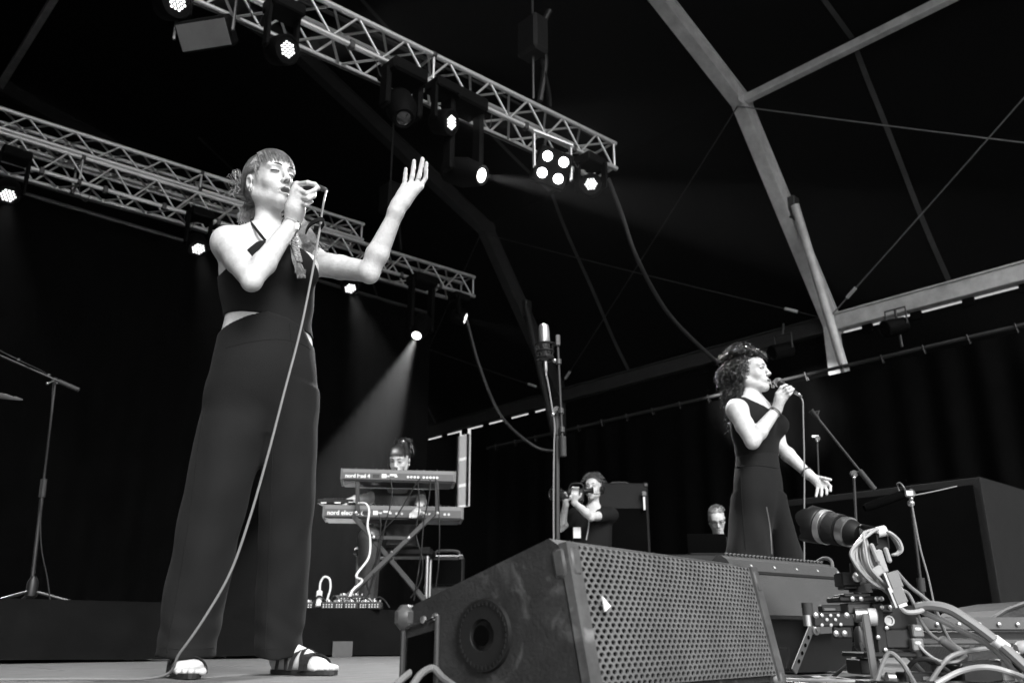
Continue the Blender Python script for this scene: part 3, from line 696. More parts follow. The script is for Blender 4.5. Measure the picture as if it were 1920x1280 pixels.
# legs and feet
hipR, knR, anR = J(448, 740, 0), J(404, 960, -.03), np.array([J(345, 1215, -.02)[0], D1-.02, .085])
hipL, knL, anL = J(545, 740, .05), J(538, 960, .1), np.array([C(522, 1215, 2.97)[0], 2.97, .085])
for h_, k_, a_ in ((hipR, knR, anR), (hipL, knL, anL)): F1.cone(h_, k_, .07, .05, .03); F1.cone(k_, a_, .05, .032, .03)
def foot(Fd, an, heel, toe, S=1.):
    heel = np.array([heel[0], heel[1], .034]); toe = np.array([toe[0], toe[1], .028]); d = nrm(toe-heel); L = np.array([-d[1], d[0], 0]); ln = np.linalg.norm(toe-heel)
    Fd.cone(an, heel+np.array([0, 0, .012]), .032, .026, .02); Fd.cone(an, heel+d*ln*.55+np.array([0, 0, .018]), .032, .026, .03)
    Fd.cone(heel, heel+d*ln*.72, .024, .022, .02)
    for s in (-1, 1): Fd.cone(heel+d*ln*.3, heel+d*ln*.74+L*s*.024, .021, .019, .02)
    for i in range(5):
        b = heel+d*ln*(.76-.02*i)+L*(.03-.0155*i); e = toe + d*(-.012*abs(i-.7)) + L*(.031-.0155*i); r = .0115 if i == 0 else .0085
        Fd.cone([b[0], b[1], .026], [e[0], e[1], .02], r*1.1, r, .006)
    return heel, toe, d, L, ln
ftR = foot(F1, anR, (J(322, 1250)[0], 2.86), (C(359, 1260, 2.63)[0], 2.63)); ftL = foot(F1, anL, (C(522, 1250, 2.99)[0], 2.99), (C(622, 1250, 2.9)[0], 2.90))
body1 = finish_person(F1, 'body', s1, lambda V: head_tint(V, HM1, HC1, 1., .011))
face_marks(s1, HM1, HC1)
# sandals
def sandal(par, ft):
    heel, toe, d, L, ln = ft; heel = heel*np.array([1, 1, 0]); d = nrm(d*np.array([1, 1, 0])); sdl = MB(); n = 28; out = []
    for i in range(n):
        t = 2*math.pi*i/n; q = (math.cos(t)+1)/2; wdt = .031+.014*q
        p = heel - d*.03 + d*(ln+.05)*q + L*math.sin(t)*wdt*(1 if abs(math.cos(t)) < .99 else .9); out.append((p[0], p[1], .002))
    so = sdl.prism(out, (0, 0, .014)).build('sandal', 'leather', par, 'C')
    def band(q0, q1, hgt, w0, wid=.012, sk=0.):
        for s_ in (1,):
            P = [heel + d*ln*(q0+(q1-q0)*t) + L*math.cos(math.pi*t)*w0 + np.array([0, 0, .014 + hgt*math.sin(math.pi*t)**.7]) for t in np.linspace(0, 1, 13)]
            mb = MB(); V = []; 
            for p in P: V += [p-d*wid/2, p+d*wid/2, p+d*wid/2+nrm(p-(heel+d*ln*.5))*.003, p-d*wid/2+nrm(p-(heel+d*ln*.5))*.003]
            mb.add(V, [(4*i+k, 4*i+(k+1) % 4, 4*i+4+(k+1) % 4, 4*i+4+k) for i in range(12) for k in range(4)]); mb.build('strap', 'leather', so, 'C')
    band(.64, .64, .05, .047, .034); band(.42, .6, .062, .045, .013); band(.6, .4, .063, .045, .013); band(.12, .3, .1, .038, .012); band(.3, .12, .1, .038, .01)
    band(.8, .62, .046, .049, .011)
sandal(s1, ftR); sandal(s1, ftL)
# halter top
FT = Field([-1.25, D1-.3, .95], [-.45, D1+.3, 1.6], .0042); FT.loft(TORSO1, .02)
for s in (-1, 1): FT.ell(bc + LA*s*.075 + FW*.085, (.07, .065, .066), None, .05)
x, y, z = FT.grid(); d0 = FT.d-.006; mid = bc; lat = (x-mid[0])*LA[0] + (y-mid[1])*LA[1]; fr = (x-mid[0])*FW[0] + (y-mid[1])*FW[1]
zt = [J(0, v)[2] for v in (452, 470, 490, 512, 535, 548)]
wdt = np.interp(z, zt[::-1], [.42, .165, .118, .082, .045, .012]); cen = np.interp(z, zt[::-1], [0, 0, .0, .0, .012, .02]); reg = np.abs(lat-cen)-wdt
back = z-J(0, 545)[2]; reg = np.where(fr < -.01, np.maximum(reg, back), reg)
xs = [J(u, 600)[0] for u in (400, 425, 470, 515, 550, 580, 600)]; hem = np.interp(x, xs, [J(0, v, -.06)[2] for v in (592, 592, 592, 594, 602, 612, 616)])
reg = np.maximum(np.maximum(reg, hem-z), z-zt[0]); FT.d = np.maximum(d0, reg*.8).astype(np.float32)
V, Q = FT.mesh(); top1 = mesh_obj('halter_top', V, Q, 'top_cloth', s1, 'C', True)
for pts in ([(498, 452, -.075), (488, 440, -.085), (476, 424, -.06), (470, 415, -.0), (478, 410, .06)], [(520, 452, -.06), (540, 435, -.01), (548, 415, .06), (530, 405, .1)]):
    P = smoothline([J(*q) for q in pts], 5); mb = MB(); V = []
    for i, p in enumerate(P):
        t = nrm(P[min(i+1, len(P)-1)]-P[max(i-1, 0)]); o = nrm(p-np.array([nb[0], nb[1], p[2]])); wv = np.cross(t, o)*.005; V += [p-wv, p+wv, p+wv+o*.003, p-wv+o*.003]
    mb.add(V, [(4*i+k, 4*i+(k+1) % 4, 4*i+4+(k+1) % 4, 4*i+4+k) for i in range(len(P)-1) for k in range(4)]).build('strap', 'top_cloth', top1, 'C')
# wide trousers
FP = Field([J(280, 1230)[0]-.05, D1-.3, .03], [J(610, 800, .2)[0]+.06, D1+.42, 1.17], .0055)
FP.loft([sec(593, 427, 578, .098, 0), sec(640, 417, 583, .108, .0), sec(700, 405, 588, .118, .0), sec(760, 395, 588, .115, .02), sec(815, 420, 570, .07, .03)], .02)
rowsR = [(735, 390, 505, .1, 0), (790, 371, 512, .112, -.01), (860, 357, 490, .115, -.02), (940, 342, 468, .115, -.03), (1020, 326, 449, .115, -.03), (1100, 311, 430, .118, -.03), (1180, 298, 413, .12, -.02), (1232, 290, 405, .122, -.02)]
rowsL = [(735, 500, 597, .1, .05), (790, 497, 599, .112, .06), (860, 489, 597, .115, .08), (940, 484, 592, .115, .1), (1020, 481, 586, .115, .13), (1100, 478, 579, .115, .15), (1180, 475, 573, .118, .17), (1232, 473, 570, .12, .18)]
for rows in (rowsR, rowsL): FP.loft([sec(v, a+5, b-5, ry-.006, dy, 0.) for v, a, b, ry, dy in rows], .03, 0)
x, y, z = FP.grid()
xs = [J(u, 600)[0] for u in (415, 428, 450, 480, 515, 548, 572, 584)]; wz = np.interp(x, xs, [J(0, v, -.06)[2] for v in (634, 628, 617, 603, 590, 596, 606, 632)])
fold = np.clip((.95-z)/.5, 0, 1)
FP.d = FP.d + (.0022*fold*np.sin(55*x+9*z+2*np.sin(7*z)) + .0015*fold*np.sin(34*y+38*z*np.sin(3*x+1)+4*x) + .002*np.exp(-((z-.12)/.07)**2)*np.sin(75*z+22*x+3*np.sin(18*x)) + .002*np.sin(21*z+30*x)*np.clip(fold-.5, 0, 1)*2).astype(np.float32)
seamx = None
FP.d = np.maximum(FP.d, (z-wz)*.9).astype(np.float32)
V, Q = FP.mesh(); tr1 = mesh_obj('trousers', V, Q, 'trousers', s1, 'C', True)
# pressed side seams lying on the cloth
from mathutils.bvhtree import BVHTree
def seam(par, V, Q, uvs, D0, r=.0022, m_='top_cloth'):
    bv = BVHTree.FromPolygons([tuple(p) for p in V], [tuple(f) for f in Q]); P = []
    for (u, v) in uvs:
        o = Vector((0, 0, CAMH)); dr = Vector(cray(u, v)); h = bv.ray_cast(o, dr.normalized())
        if h[0] is not None: P.append(np.array(h[0]))
    if len(P) > 2: MB().tube(smoothline(P, 4), r, 5).build('seam', m_, par, 'C', True)
lin = lambda pts, n=24: [tuple(p[:2]) for p in smoothline([np.array([a, b, 0.]) for a, b in pts], n//(len(pts)-1))]
seam(tr1, V, Q, lin([(386, 745), (372, 840), (353, 980), (330, 1120), (313, 1222)]), D1)
seam(tr1, V, Q, lin([(512, 800), (509, 900), (504, 1050), (497, 1222)]), D1)
seam(tr1, V, Q, lin([(543, 606), (546, 640), (550, 660)]), D1, .0015)
seam(tr1, V, Q, lin([(424, 652), (470, 641), (520, 636), (560, 643), (583, 655)]), D1, .0012)
seam(tr1, V, Q, lin([(296, 1212), (330, 1216), (370, 1217), (402, 1213)]), D1, .0011); seam(tr1, V, Q, lin([(480, 1214), (520, 1217), (564, 1214)]), D1, .0011)
# hair: shell, strands, fringe, messy knot, loose length and braid
def scalp(p, off=1., cc=(0, .018, .034), rr=(.0815, .1035, .095)):
    q = (np.asarray(p)-np.array(cc))/np.array(rr); return np.array(cc) + nrm(q)*np.array(rr)*off
TH = lambda p: HC1 + HM1 @ np.asarray(p, float)
FH = Field(HC1-.2, HC1+.2, .004); FH.ell(TH((0, .022, .036)), (.078, .099, .09), HM1, .0); FH.ell(TH((0, .098, .012)), (.04, .035, .045), HM1, .03)
x, y, z = FH.grid(); gx, gy, gz = x-HC1[0], y-HC1[1], z-HC1[2]
lx, ly, lz = (gx*HM1[0, i]+gy*HM1[1, i]+gz*HM1[2, i] for i in range(3))
cut = np.minimum(np.maximum(-ly-.03, .052-lz), 9); cutf = np.maximum(-(ly-.0), lz-.058)      # remove face
FH.d = np.maximum(FH.d, -np.maximum(np.maximum(ly-.012, lz-.06), -.05)).astype(np.float32)
FH.d = np.maximum(FH.d, -(np.maximum(ly-.05, lz+.02))).astype(np.float32)
FH.d = FH.d + (.0012*np.sin(260*lx+40*ly) + .001*np.sin(190*ly)).astype(np.float32)
V, Q = FH.mesh(); hair1 = mesh_obj('hair', V, Q, 'light_hair', s1, 'C', True)
H = Hair()
for i in range(420):                       # swept back over the skull to the knot
    s = random.uniform(-1, 1); a = scalp((s*.06, random.uniform(-.06, .03), .12)); e = np.array([random.uniform(-.03, .03), .115+random.uniform(-.01, .02), random.uniform(-.02, .03)])
    side = 1 if s > 0 else -1; mid_ = scalp((side*(.05+.04*abs(s))*random.uniform(.6, 1.1), .05, .08*(1-abs(s))+random.uniform(0, .05)))
    off = random.uniform(1.0, 1.035)
    H.strand([TH(scalp(a, off)), TH(scalp((a+mid_)/2, off)), TH(scalp(mid_, off)), TH(scalp((mid_+e)/2, off*1.0)), TH(e)], random.uniform(.0011, .0019))
FR = dict(cc=(0, .012, .034), rr=(.083, .112, .1))
for i in range(330):                       # fringe
    s = random.uniform(-1, 1); a = scalp((s*.04, -.0+random.uniform(-.01, .03), .13), 1., **FR); b = scalp(np.array([s*.068+random.uniform(-.005, .005), -.1+.05*s*s, .056+random.uniform(-.012, .022)-.02*abs(s)]), 1., **FR)
    off = random.uniform(.985, 1.03); H.strand([TH(scalp(a, off, **FR)), TH(scalp((a*.6+b*.4), off*1.01, **FR)), TH(scalp(a*.25+b*.75, off*1.01, **FR)), TH(scalp(b, off, **FR))], random.uniform(.0009, .002))
for i in range(240):                       # temples, swept back above the ear
    s = 1 if i % 3 == 0 else -1; a = scalp((s*.06, random.uniform(-.06, .02), .11)); b = scalp((s*.083, random.uniform(-.05, .0), random.uniform(.03, .065)), 1.02); e = np.array([s*.055, .1, random.uniform(-.04, .01)])
    H.strand([TH(scalp(a, 1.02)), TH(b), TH(scalp((s*.08, .045, .03+random.uniform(-.012, .02)), 1.03)), TH(e)], random.uniform(.001, .0018))
for i in range(30):                        # short wisps before the ear
    s = -1; a = scalp((s*.08, -.03, .05), 1.02); H.strand([TH(a), TH((s*.077, -.03+random.uniform(-.008, .008), .02)), TH((s*.07, -.028+random.uniform(-.01, .01), -.015+random.uniform(-.02, .01)))], .0009)
for i in range(70):                        # knot ends sticking out to the left
    a = TH((random.uniform(-.03, .02), .11, random.uniform(-.01, .03))); u0, v0 = random.uniform(428, 452), random.uniform(318, 366)
    m_ = J(random.uniform(444, 460), random.uniform(340, 366), .06+random.uniform(-.03, .03)); e = J(u0, v0, .05+random.uniform(-.05, .05)); H.strand([a, m_, e, e+np.array([random.uniform(-.015, .015), 0, random.uniform(-.02, .01)])], random.uniform(.0008, .0017))
for i in range(170):                       # lower nape hair, falling
    a = TH((random.uniform(-.05, .05), .09, random.uniform(-.06, -.02))); u0 = random.uniform(448, 486); H.strand([a, J(u0+8, 385, .08), J(u0, random.uniform(395, 416), .07), J(u0-random.uniform(-6, 10), random.uniform(402, 424), .06)], random.uniform(.0009, .0016))
for i in range(800):                       # loose length behind the neck to her left shoulder
    t = random.random(); a = TH((random.uniform(.02, .06), random.uniform(.06, .1), random.uniform(-.06, 0))); u0 = 556+30*t+random.uniform(-5, 6)
    P = [a, J(545+12*t, 400, .12), J(u0-8, 430, .1-.05*t), J(u0+random.uniform(-4, 4), 452+random.uniform(-6, 6), .06-.04*t), J(u0+random.uniform(-9, 12), 474+random.uniform(-12, 10)-8*t, .04-.04*t)]
    H.strand(P, random.uniform(.0012, .002))
for i in range(14): H.strand([J(578, 440, .05), J(596, 452, .03), J(606+random.uniform(-4, 16), 462+random.uniform(-3, 9), .02)], .0008)
for k in range(3):                         # braid in front of the chest
    P = []; q0 = smoothline([J(549, 425, -.06), J(552, 455, -.1), J(557, 475, -.115), J(561, 491, -.118)], 14); m = len(q0)
    for i, p in enumerate(q0):
        ph = i*.62 + k*2*math.pi/3; P.append(p + np.array([.0075*math.sin(ph), .004*math.sin(2*ph), 0]))
    H.mb.tube(P, .0054, 6)
    for i in range(40): a = q0[-1]; H.strand([a, a+np.array([random.uniform(-.012, .014), random.uniform(-.006, .006), -.02]), a+np.array([random.uniform(-.004, .026), 0, random.uniform(-.06, -.03)])], .0012)
for i in range(26): H.strand([J(548, 430, -.05), J(547+random.uniform(-2, 4), 465, -.1), J(551+random.uniform(-3, 4), 490, -.125), J(558+random.uniform(-6, 6), 505+random.uniform(-8, 8), -.128)], .0012)
H.mb.build('hair_strands', 'light_hair', hair1, 'C', True)
# jewellery
q = TH((-.079, .004, -.036)); P = [q+np.array([.004*math.cos(t), .002, .006*math.sin(t)-.006]) for t in np.linspace(0, 2*math.pi, 12)]; MB().tube(P, .0012, 5).build('earring', 'silver', s1, 'C', True)
def ring_at(par, nm, a, b, r, th, m_, wd=1.):
    aa, bb, d = basis(np.asarray(b)-np.asarray(a)); P = [np.asarray(a)+(aa*math.cos(t)+bb*math.sin(t))*r for t in np.linspace(0, 2*math.pi, 20)]; MB().tube(P, th, 6, False).build(nm, m_, par, 'C', True)
ring_at(s1, 'ring', J(784.5, 337, dl-.006), J(788, 322, dl-.01), .0096, .0016, 'silver'); fa_ = (elR-wrR)/np.linalg.norm(elR-wrR)
ring_at(s1, 'bracelet', wrR+fa_*.012, elR, .031, .0018, 'lash'); ring_at(s1, 'bracelet', wrR+fa_*.022, elR, .0315, .0012, 'silver'); ring_at(s1, 'bracelet', wrR+fa_*.003, elR, .03, .002, 'steel_dark')
MB().box(J(557, 424, dh-.075), (.012, .006, .022)).build('wristband', 'white_plastic', s1, 'C')
# microphone and its cable
mE = J(600, 352, dh+.0); mH = mouth1 + (mE-mouth1)*.16 + np.array([0, -.01, .002]); md = nrm(mE-mH); ln = np.linalg.norm(mE-mH)
mic1 = croot('microphone', 'handheld microphone at the lips of the near singer, cable running to the floor', 'microphone', mE, 'handheld microphones')
MB().lathe([(0, .004), (.005, .015), (.015, .021), (.028, .022), (.046, .02)], mH, md, 16).build('grille_head', 'mic_mesh', mic1, 'C', True)
MB().lathe([(.044, .022), (.05, .023), (.06, .018), (ln-.005, .012), (ln, .01)], mH, md, 14).build('handle', 'plastic', mic1, 'C', True)
MB().lathe([(0, .0095), (.02, .0095), (.022, .007), (.034, .005)], mE, nrm(md+np.array([.1, 0, -.4])), 12).build('plug', 'steel_dark', mic1, 'C', True)
ce = mE + nrm(md+np.array([.1, 0, -.4]))*.03
cab = [ce] + [C(u, v, D_) for u, v, D_ in ((608, 374, 2.6), (603, 405, 2.59), (597, 445, 2.57), (583, 525, 2.53), (562, 625, 2.5), (533, 735, 2.48), (503, 850, 2.47), (470, 965, 2.46), (433, 1070, 2.45), (385, 1155, 2.45), (338, 1222, 2.46))] + [np.array([C(300, 1250, 2.5)[0], 2.5, .012]), np.array([-1.2, 2.52, .006]), np.array([-1.6, 2.45, .006]), np.array([-2.2, 2.5, .006])]
MB().tube(smoothline(cab, 8), .0036, 8).build('cable', 'cable_grey', mic1, 'C', True)
P = smoothline([C(u, v, 2.575+k) for u, v, k in ((573, 436, .03), (579, 424, .01), (590, 416, -.01), (602, 412, -.012), (607, 418, .0), (600, 428, .012), (589, 428, .02))], 5)
mb = MB(); V = []
for i, p in enumerate(P): V += [p+np.array([0, -.006, -.008]), p+np.array([0, -.004, .008]), p+np.array([.003, 0, .008]), p+np.array([.003, -.002, -.008])]
mb.add(V, [(4*i+k, 4*i+(k+1) % 4, 4*i+4+(k+1) % 4, 4*i+4+k) for i in range(len(P)-1) for k in range(4)]).build('cable_strap', 'black_cloth', mic1, 'C')

# ---------------------------------------------------------------- far singer
D2 = 4.75
K = lambda u, v, dy=0.: C(u, v, D2+dy)
s2 = croot('person', 'far singer with dark curly hair, sleeveless black top and wide trousers, holding a microphone', 'person', (K(1430, 1100)[0], D2, 0))
A2 = math.radians(40); sec2 = lambda v, a, b, ry, dy=0., ang=A2: sec(v, a, b, ry, dy, ang, D2)
L2 = np.array([math.cos(A2), math.sin(A2), 0]); W2 = np.array([math.sin(A2), -math.cos(A2), 0])
TOR2 = [sec2(752, 1384, 1440, .06, .03), sec2(768, 1372, 1452, .085, .02), sec2(795, 1368, 1461, .105), sec2(815, 1371, 1462, .108), sec2(835, 1377, 1460, .1), sec2(855, 1380, 1459, .095), sec2(885, 1386, 1454, .085), sec2(920, 1388, 1455, .085), sec2(950, 1390, 1455, .075)]
HM2 = headmat(.82, -.57, math.radians(6), 0); HC2 = K(1407, 702, .03); S2 = .97
mouth2 = HC2 + HM2 @ np.array([0, -.1, -.065])
F2 = Field([K(1345, 700)[0], D2-.42, -.02], [K(1575, 900)[0], D2+.4, 1.75], .0046)
F2.loft(TOR2, .02); b2 = K(1425, 797)
for s in (-1, 1): F2.ell(b2 + L2*s*.066 + W2*.064, (.058, .055, .056), None, .05)
sR, eR, wR = K(1381, 768, -.1), K(1411, 826, -.2), K(1456, 768, -.16); sL, eL, wL = K(1448, 775, .17), K(1463, 838, .16), K(1516, 889, .02)
n2 = K(1408, 752, .04); F2.cone(n2, HC2 + HM2 @ np.array([0, .02, -.055]), .052, .05, .04)
for sh in (sR, sL): F2.cone(n2+np.array([0, 0, -.01]), sh, .048, .046, .05)
F2.ell(sR, (.054, .054, .058), None, .03)
arm(F2, sR, eR, wR, (.053, .05, .041, .04, .026)); arm(F2, sL, eL, wL, (.046, .044, .038, .038, .024))
add_head(F2, HM2, HC2, S2, mouth=.007)
kk = [K(1457, 738, -.2), K(1464, 737, -.205), K(1470, 740, -.205), K(1474, 745, -.2)]
for p in kk: F2.cone(K(1458, 762, -.17), p, .017, .012, .012)
F2.cone(wR, K(1461, 750, -.18), .026, .024, .02)
for p, P in zip(kk, ([(1464, 726, -.215), (1472, 722, -.2), (1476, 722, -.18)], [(1474, 728, -.225), (1482, 725, -.205), (1484, 727, -.18)], [(1478, 734, -.225), (1486, 730, -.205), (1488, 729, -.18)], [(1480, 740, -.215), (1484, 736, -.2), (1486, 733, -.185)])):
    finger(F2, [p] + [K(*q) for q in P], .0085)
finger(F2, [K(1457, 757, -.15), K(1460, 743, -.13), K(1468, 732, -.13), K(1478, 729, -.14)], .0095)
hq = [K(1533, 912, -.005), K(1540, 913, -.01), K(1547, 911, -.012), K(1551, 905, -.01)]
F2.cone(wL, K(1528, 898, .0), .024, .024, .02)
for p in hq: F2.cone(K(1526, 897, .0), p, .018, .012, .012)
for p, P in zip(hq, ([(1532, 921, -.02), (1530, 930, -.035)], [(1541, 922, -.02), (1540, 929, -.04)], [(1550, 919, -.025), (1550, 926, -.045)], [(1557, 911, -.02), (1557, 920, -.04)])): finger(F2, [p] + [K(*q) for q in P], .0085)
finger(F2, [K(1534, 894, -.01), K(1547, 897, -.04), K(1557, 899, -.05)], .0095)
hR_, kR_, aR_ = K(1405, 935, .0), np.array([K(1398, 1000)[0], D2+.0, .5]), np.array([K(1400, 1100)[0], D2+.02, .085]); hL_, kL_, aL_ = K(1445, 935, .06), np.array([K(1458, 1000)[0], D2+.08, .5]), np.array([K(1475, 1100)[0], D2+.12, .085])
for h_, k_, a_ in ((hR_, kR_, aR_), (hL_, kL_, aL_)): F2.cone(h_, k_, .062, .048, .03); F2.cone(k_, a_, .05, .034, .03)
f2 = [foot(F2, a_, (a_[0]-.05, a_[1]+.03), (a_[0]+.13, a_[1]-.1)) for a_ in (aR_, aL_)]
finish_person(F2, 'body', s2, lambda V: head_tint(V, HM2, HC2, S2, .007)); face_marks(s2, HM2, HC2, S2, .0024, False, 'dark_hair')
for f_ in f2: sandal(s2, f_)
FT = Field([K(1350, 800)[0], D2-.3, .85], [K(1480, 800)[0], D2+.32, 1.62], .005); FT.loft(TOR2, .02)
for s in (-1, 1): FT.ell(b2 + L2*s*.066 + W2*.064, (.058, .055, .056), None, .05)
for sh in (sR, sL): FT.cone(n2+np.array([0, 0, -.015]), sh+(n2-sh)*.25, .047, .045, .05)
x, y, z = FT.grid(); lat = (x-b2[0])*L2[0] + (y-b2[1])*L2[1]; fr = (x-b2[0])*W2[0] + (y-b2[1])*W2[1]
zn = np.interp(lat, [-.2, -.13, -.1, 0, .1, .13, .2], [K(0, 745)[2], K(0, 745)[2], K(0, 757)[2], K(0, 771)[2], K(0, 762)[2], K(0, 745)[2], K(0, 745)[2]]); zn = np.where(fr > -.03, zn, K(0, 742)[2])
FT.d = np.maximum(np.maximum(FT.d-.007, (z-zn)*.7), np.maximum(K(0, 872)[2]-z, np.abs(lat)-.172-np.clip((K(0, 800)[2]-z)*3, 0, .2))).astype(np.float32)
V, Q = FT.mesh(); mesh_obj('sleeveless_top', V, Q, 'top_cloth', s2, 'C', True)
FP = Field([K(1340, 1040)[0]-.1, D2-.4, .02], [K(1520, 1040)[0]+.15, D2+.4, 1.2], .0062)
FP.loft([sec2(846, 1379, 1460, .1), sec2(872, 1377, 1463, .106), sec2(905, 1373, 1470, .112), sec2(945, 1376, 1470, .105), sec2(990, 1392, 1458, .06)], .02)
for rows in ([(930, 1369, 1430, .11, 0), (960, 1366, 1440, .12, 0), (1000, 1362, 1447, .13, -.01), (1040, 1357, 1450, .14, -.01), (1120, 1348, 1452, .15, -.01), (1195, 1342, 1450, .155, -.01)],
             [(930, 1418, 1476, .11, .05), (960, 1425, 1482, .12, .06), (1000, 1432, 1494, .13, .08), (1040, 1436, 1507, .14, .09), (1120, 1440, 1522, .15, .1), (1195, 1442, 1530, .155, .11)]):
    FP.loft([sec2(v, a+3, b-3, ry-.01, dy, 0.) for v, a, b, ry, dy in rows], .03, 0)
x, y, z = FP.grid(); fold = np.clip((.9-z)/.4, 0, 1); FP.d = FP.d + (.006*fold*np.sin(48*x+6*z+25*y)).astype(np.float32); FP.d = np.maximum(FP.d, z-K(0, 846)[2]).astype(np.float32)
V, Q = FP.mesh(); tr2 = mesh_obj('trousers', V, Q, 'trousers', s2, 'C', True)
seam(tr2, V, Q, lin([(1374, 876), (1420, 872), (1471, 880)]), D2, .003); seam(tr2, V, Q, lin([(1388, 878), (1391, 940), (1398, 1030)]), D2, .003); seam(tr2, V, Q, lin([(1437, 950), (1444, 990), (1447, 1038)]), D2, .004, 'grille')
# curly hair
T2 = lambda p: HC2 + HM2 @ np.asarray(p, float)
FH = Field(HC2-.26, HC2+.24, .006); FH.ell(T2((0, .028, .045)), (.082, .098, .085), HM2, 0)
FH.ell(T2((0, .085, -.06)), (.075, .06, .11), HM2, .03)
x, y, z = FH.grid(); gx, gy, gz = x-HC2[0], y-HC2[1], z-HC2[2]; lx, ly, lz = (gx*HM2[0, i]+gy*HM2[1, i]+gz*HM2[2, i] for i in range(3))
FH.d = np.maximum(FH.d, -np.maximum(ly-.015, lz-.07)).astype(np.float32); V, Q = FH.mesh(); hair2 = mesh_obj('hair', V, Q, 'dark_hair', s2, 'C', True)
H = Hair()
def curl(a, d, L_, rad, turns, r):
    d = nrm(d); e1, e2, _ = basis(d); n = int(turns*9); ph = random.uniform(0, 6.28); P = []
    for i in range(n+1):
        t = i/n; q = a + d*L_*t + np.array([0, 0, -.25*L_*t*t]) + (e1*math.cos(ph+turns*6.283*t)+e2*math.sin(ph+turns*6.283*t))*rad*(.4+.6*t); P.append(q)
    H.mb.tube(P, [r*(1-.5*i/n) for i in range(n+1)], 3)
for i in range(1000):
    th = random.uniform(-1, 1)*2.3; ph = random.uniform(-.35, 1.45); p = np.array([math.sin(th)*math.cos(ph)*.084, math.cos(th)*math.cos(ph)*.1+.026, math.sin(ph)*.09+.042])
    if p[1] < -.02 and p[2] < .075: continue
    o = nrm((p-np.array([0, .026, .042]))); dd = o*np.array([1, 1, .4])+np.array([0, .3, -.75])
    if p[2] > .1: dd = o+np.array([random.uniform(-.6, .6), random.uniform(-.6, .5), -.2])
    curl(T2(p), HM2 @ dd, random.uniform(.04, .1), random.uniform(.008, .015), random.uniform(1.5, 3), random.uniform(.0012, .0026))
for i in range(900):                        # length down the back and side
    s = random.uniform(-1, 1); p = np.array([s*.085, random.uniform(.025, .15), random.uniform(-.15, .04)])
    curl(T2(p), HM2 @ np.array([s*.2, random.uniform(-.05, .35), -1.]), random.uniform(.07, .15), random.uniform(.008, .016), random.uniform(2, 3.5), random.uniform(.0012, .0026))
for i in range(90):                         # quiff above the forehead
    s = random.uniform(-1, 1); curl(T2((s*.05, -.055+random.uniform(-.01, .02), .095)), HM2 @ np.array([s*.3, -.7, .45+random.uniform(-.5, .3)]), .045, .013, 1.4, .0026)
H.mb.build('curls', 'dark_hair', hair2, 'C', True)
fz = nrm(eR-wR); ring_at(s2, 'bracelet', wR+fz*.015, eR, .031, .003, 'steel_dark'); ring_at(s2, 'bracelet', wR+fz*.024, eR, .032, .002, 'silver'); ring_at(s2, 'watch_strap', wL+nrm(eL-wL)*.02, eL, .029, .005, 'leather'); ring_at(s2, 'ring', K(1471, 731, -.217), K(1478, 727, -.21), .0095, .0018, 'lash')
mH = mouth2+np.array([.03, -.01, -.002]); mE = K(1492, 736, -.17); md = nrm(mE-mH); ln = np.linalg.norm(mE-mH)
mic2 = croot('microphone', 'handheld microphone of the far singer with its cable hanging straight down', 'microphone', mE, 'handheld microphones')
MB().lathe([(0, .006), (.006, .019), (.02, .0265), (.034, .0265), (.046, .022)], mH, md, 16).build('grille_head', 'mic_mesh', mic2, 'C', True)
MB().lathe([(.044, .024), (.052, .025), (.06, .019), (ln-.005, .012), (ln, .01)], mH, md, 14).build('handle', 'plastic', mic2, 'C', True)
MB().lathe([(0, .0095), (.03, .0095), (.034, .006), (.05, .0045)], mE, md, 12).build('plug', 'steel', mic2, 'C', True)
cb = [mE+md*.045, K(1499, 742, -.19), K(1505, 752, -.2), K(1506, 780, -.2), K(1508, 870, -.2), K(1508, 960, -.2), K(1508, 1040, -.2), K(1510, 1130, -.2), np.array([K(1515, 1200)[0], D2-.2, .006]), np.array([K(1600, 1200)[0], D2-.1, .006])]
MB().tube(smoothline(cb, 6), .0042, 6).build('cable', 'cable_grey', mic2, 'C', True)

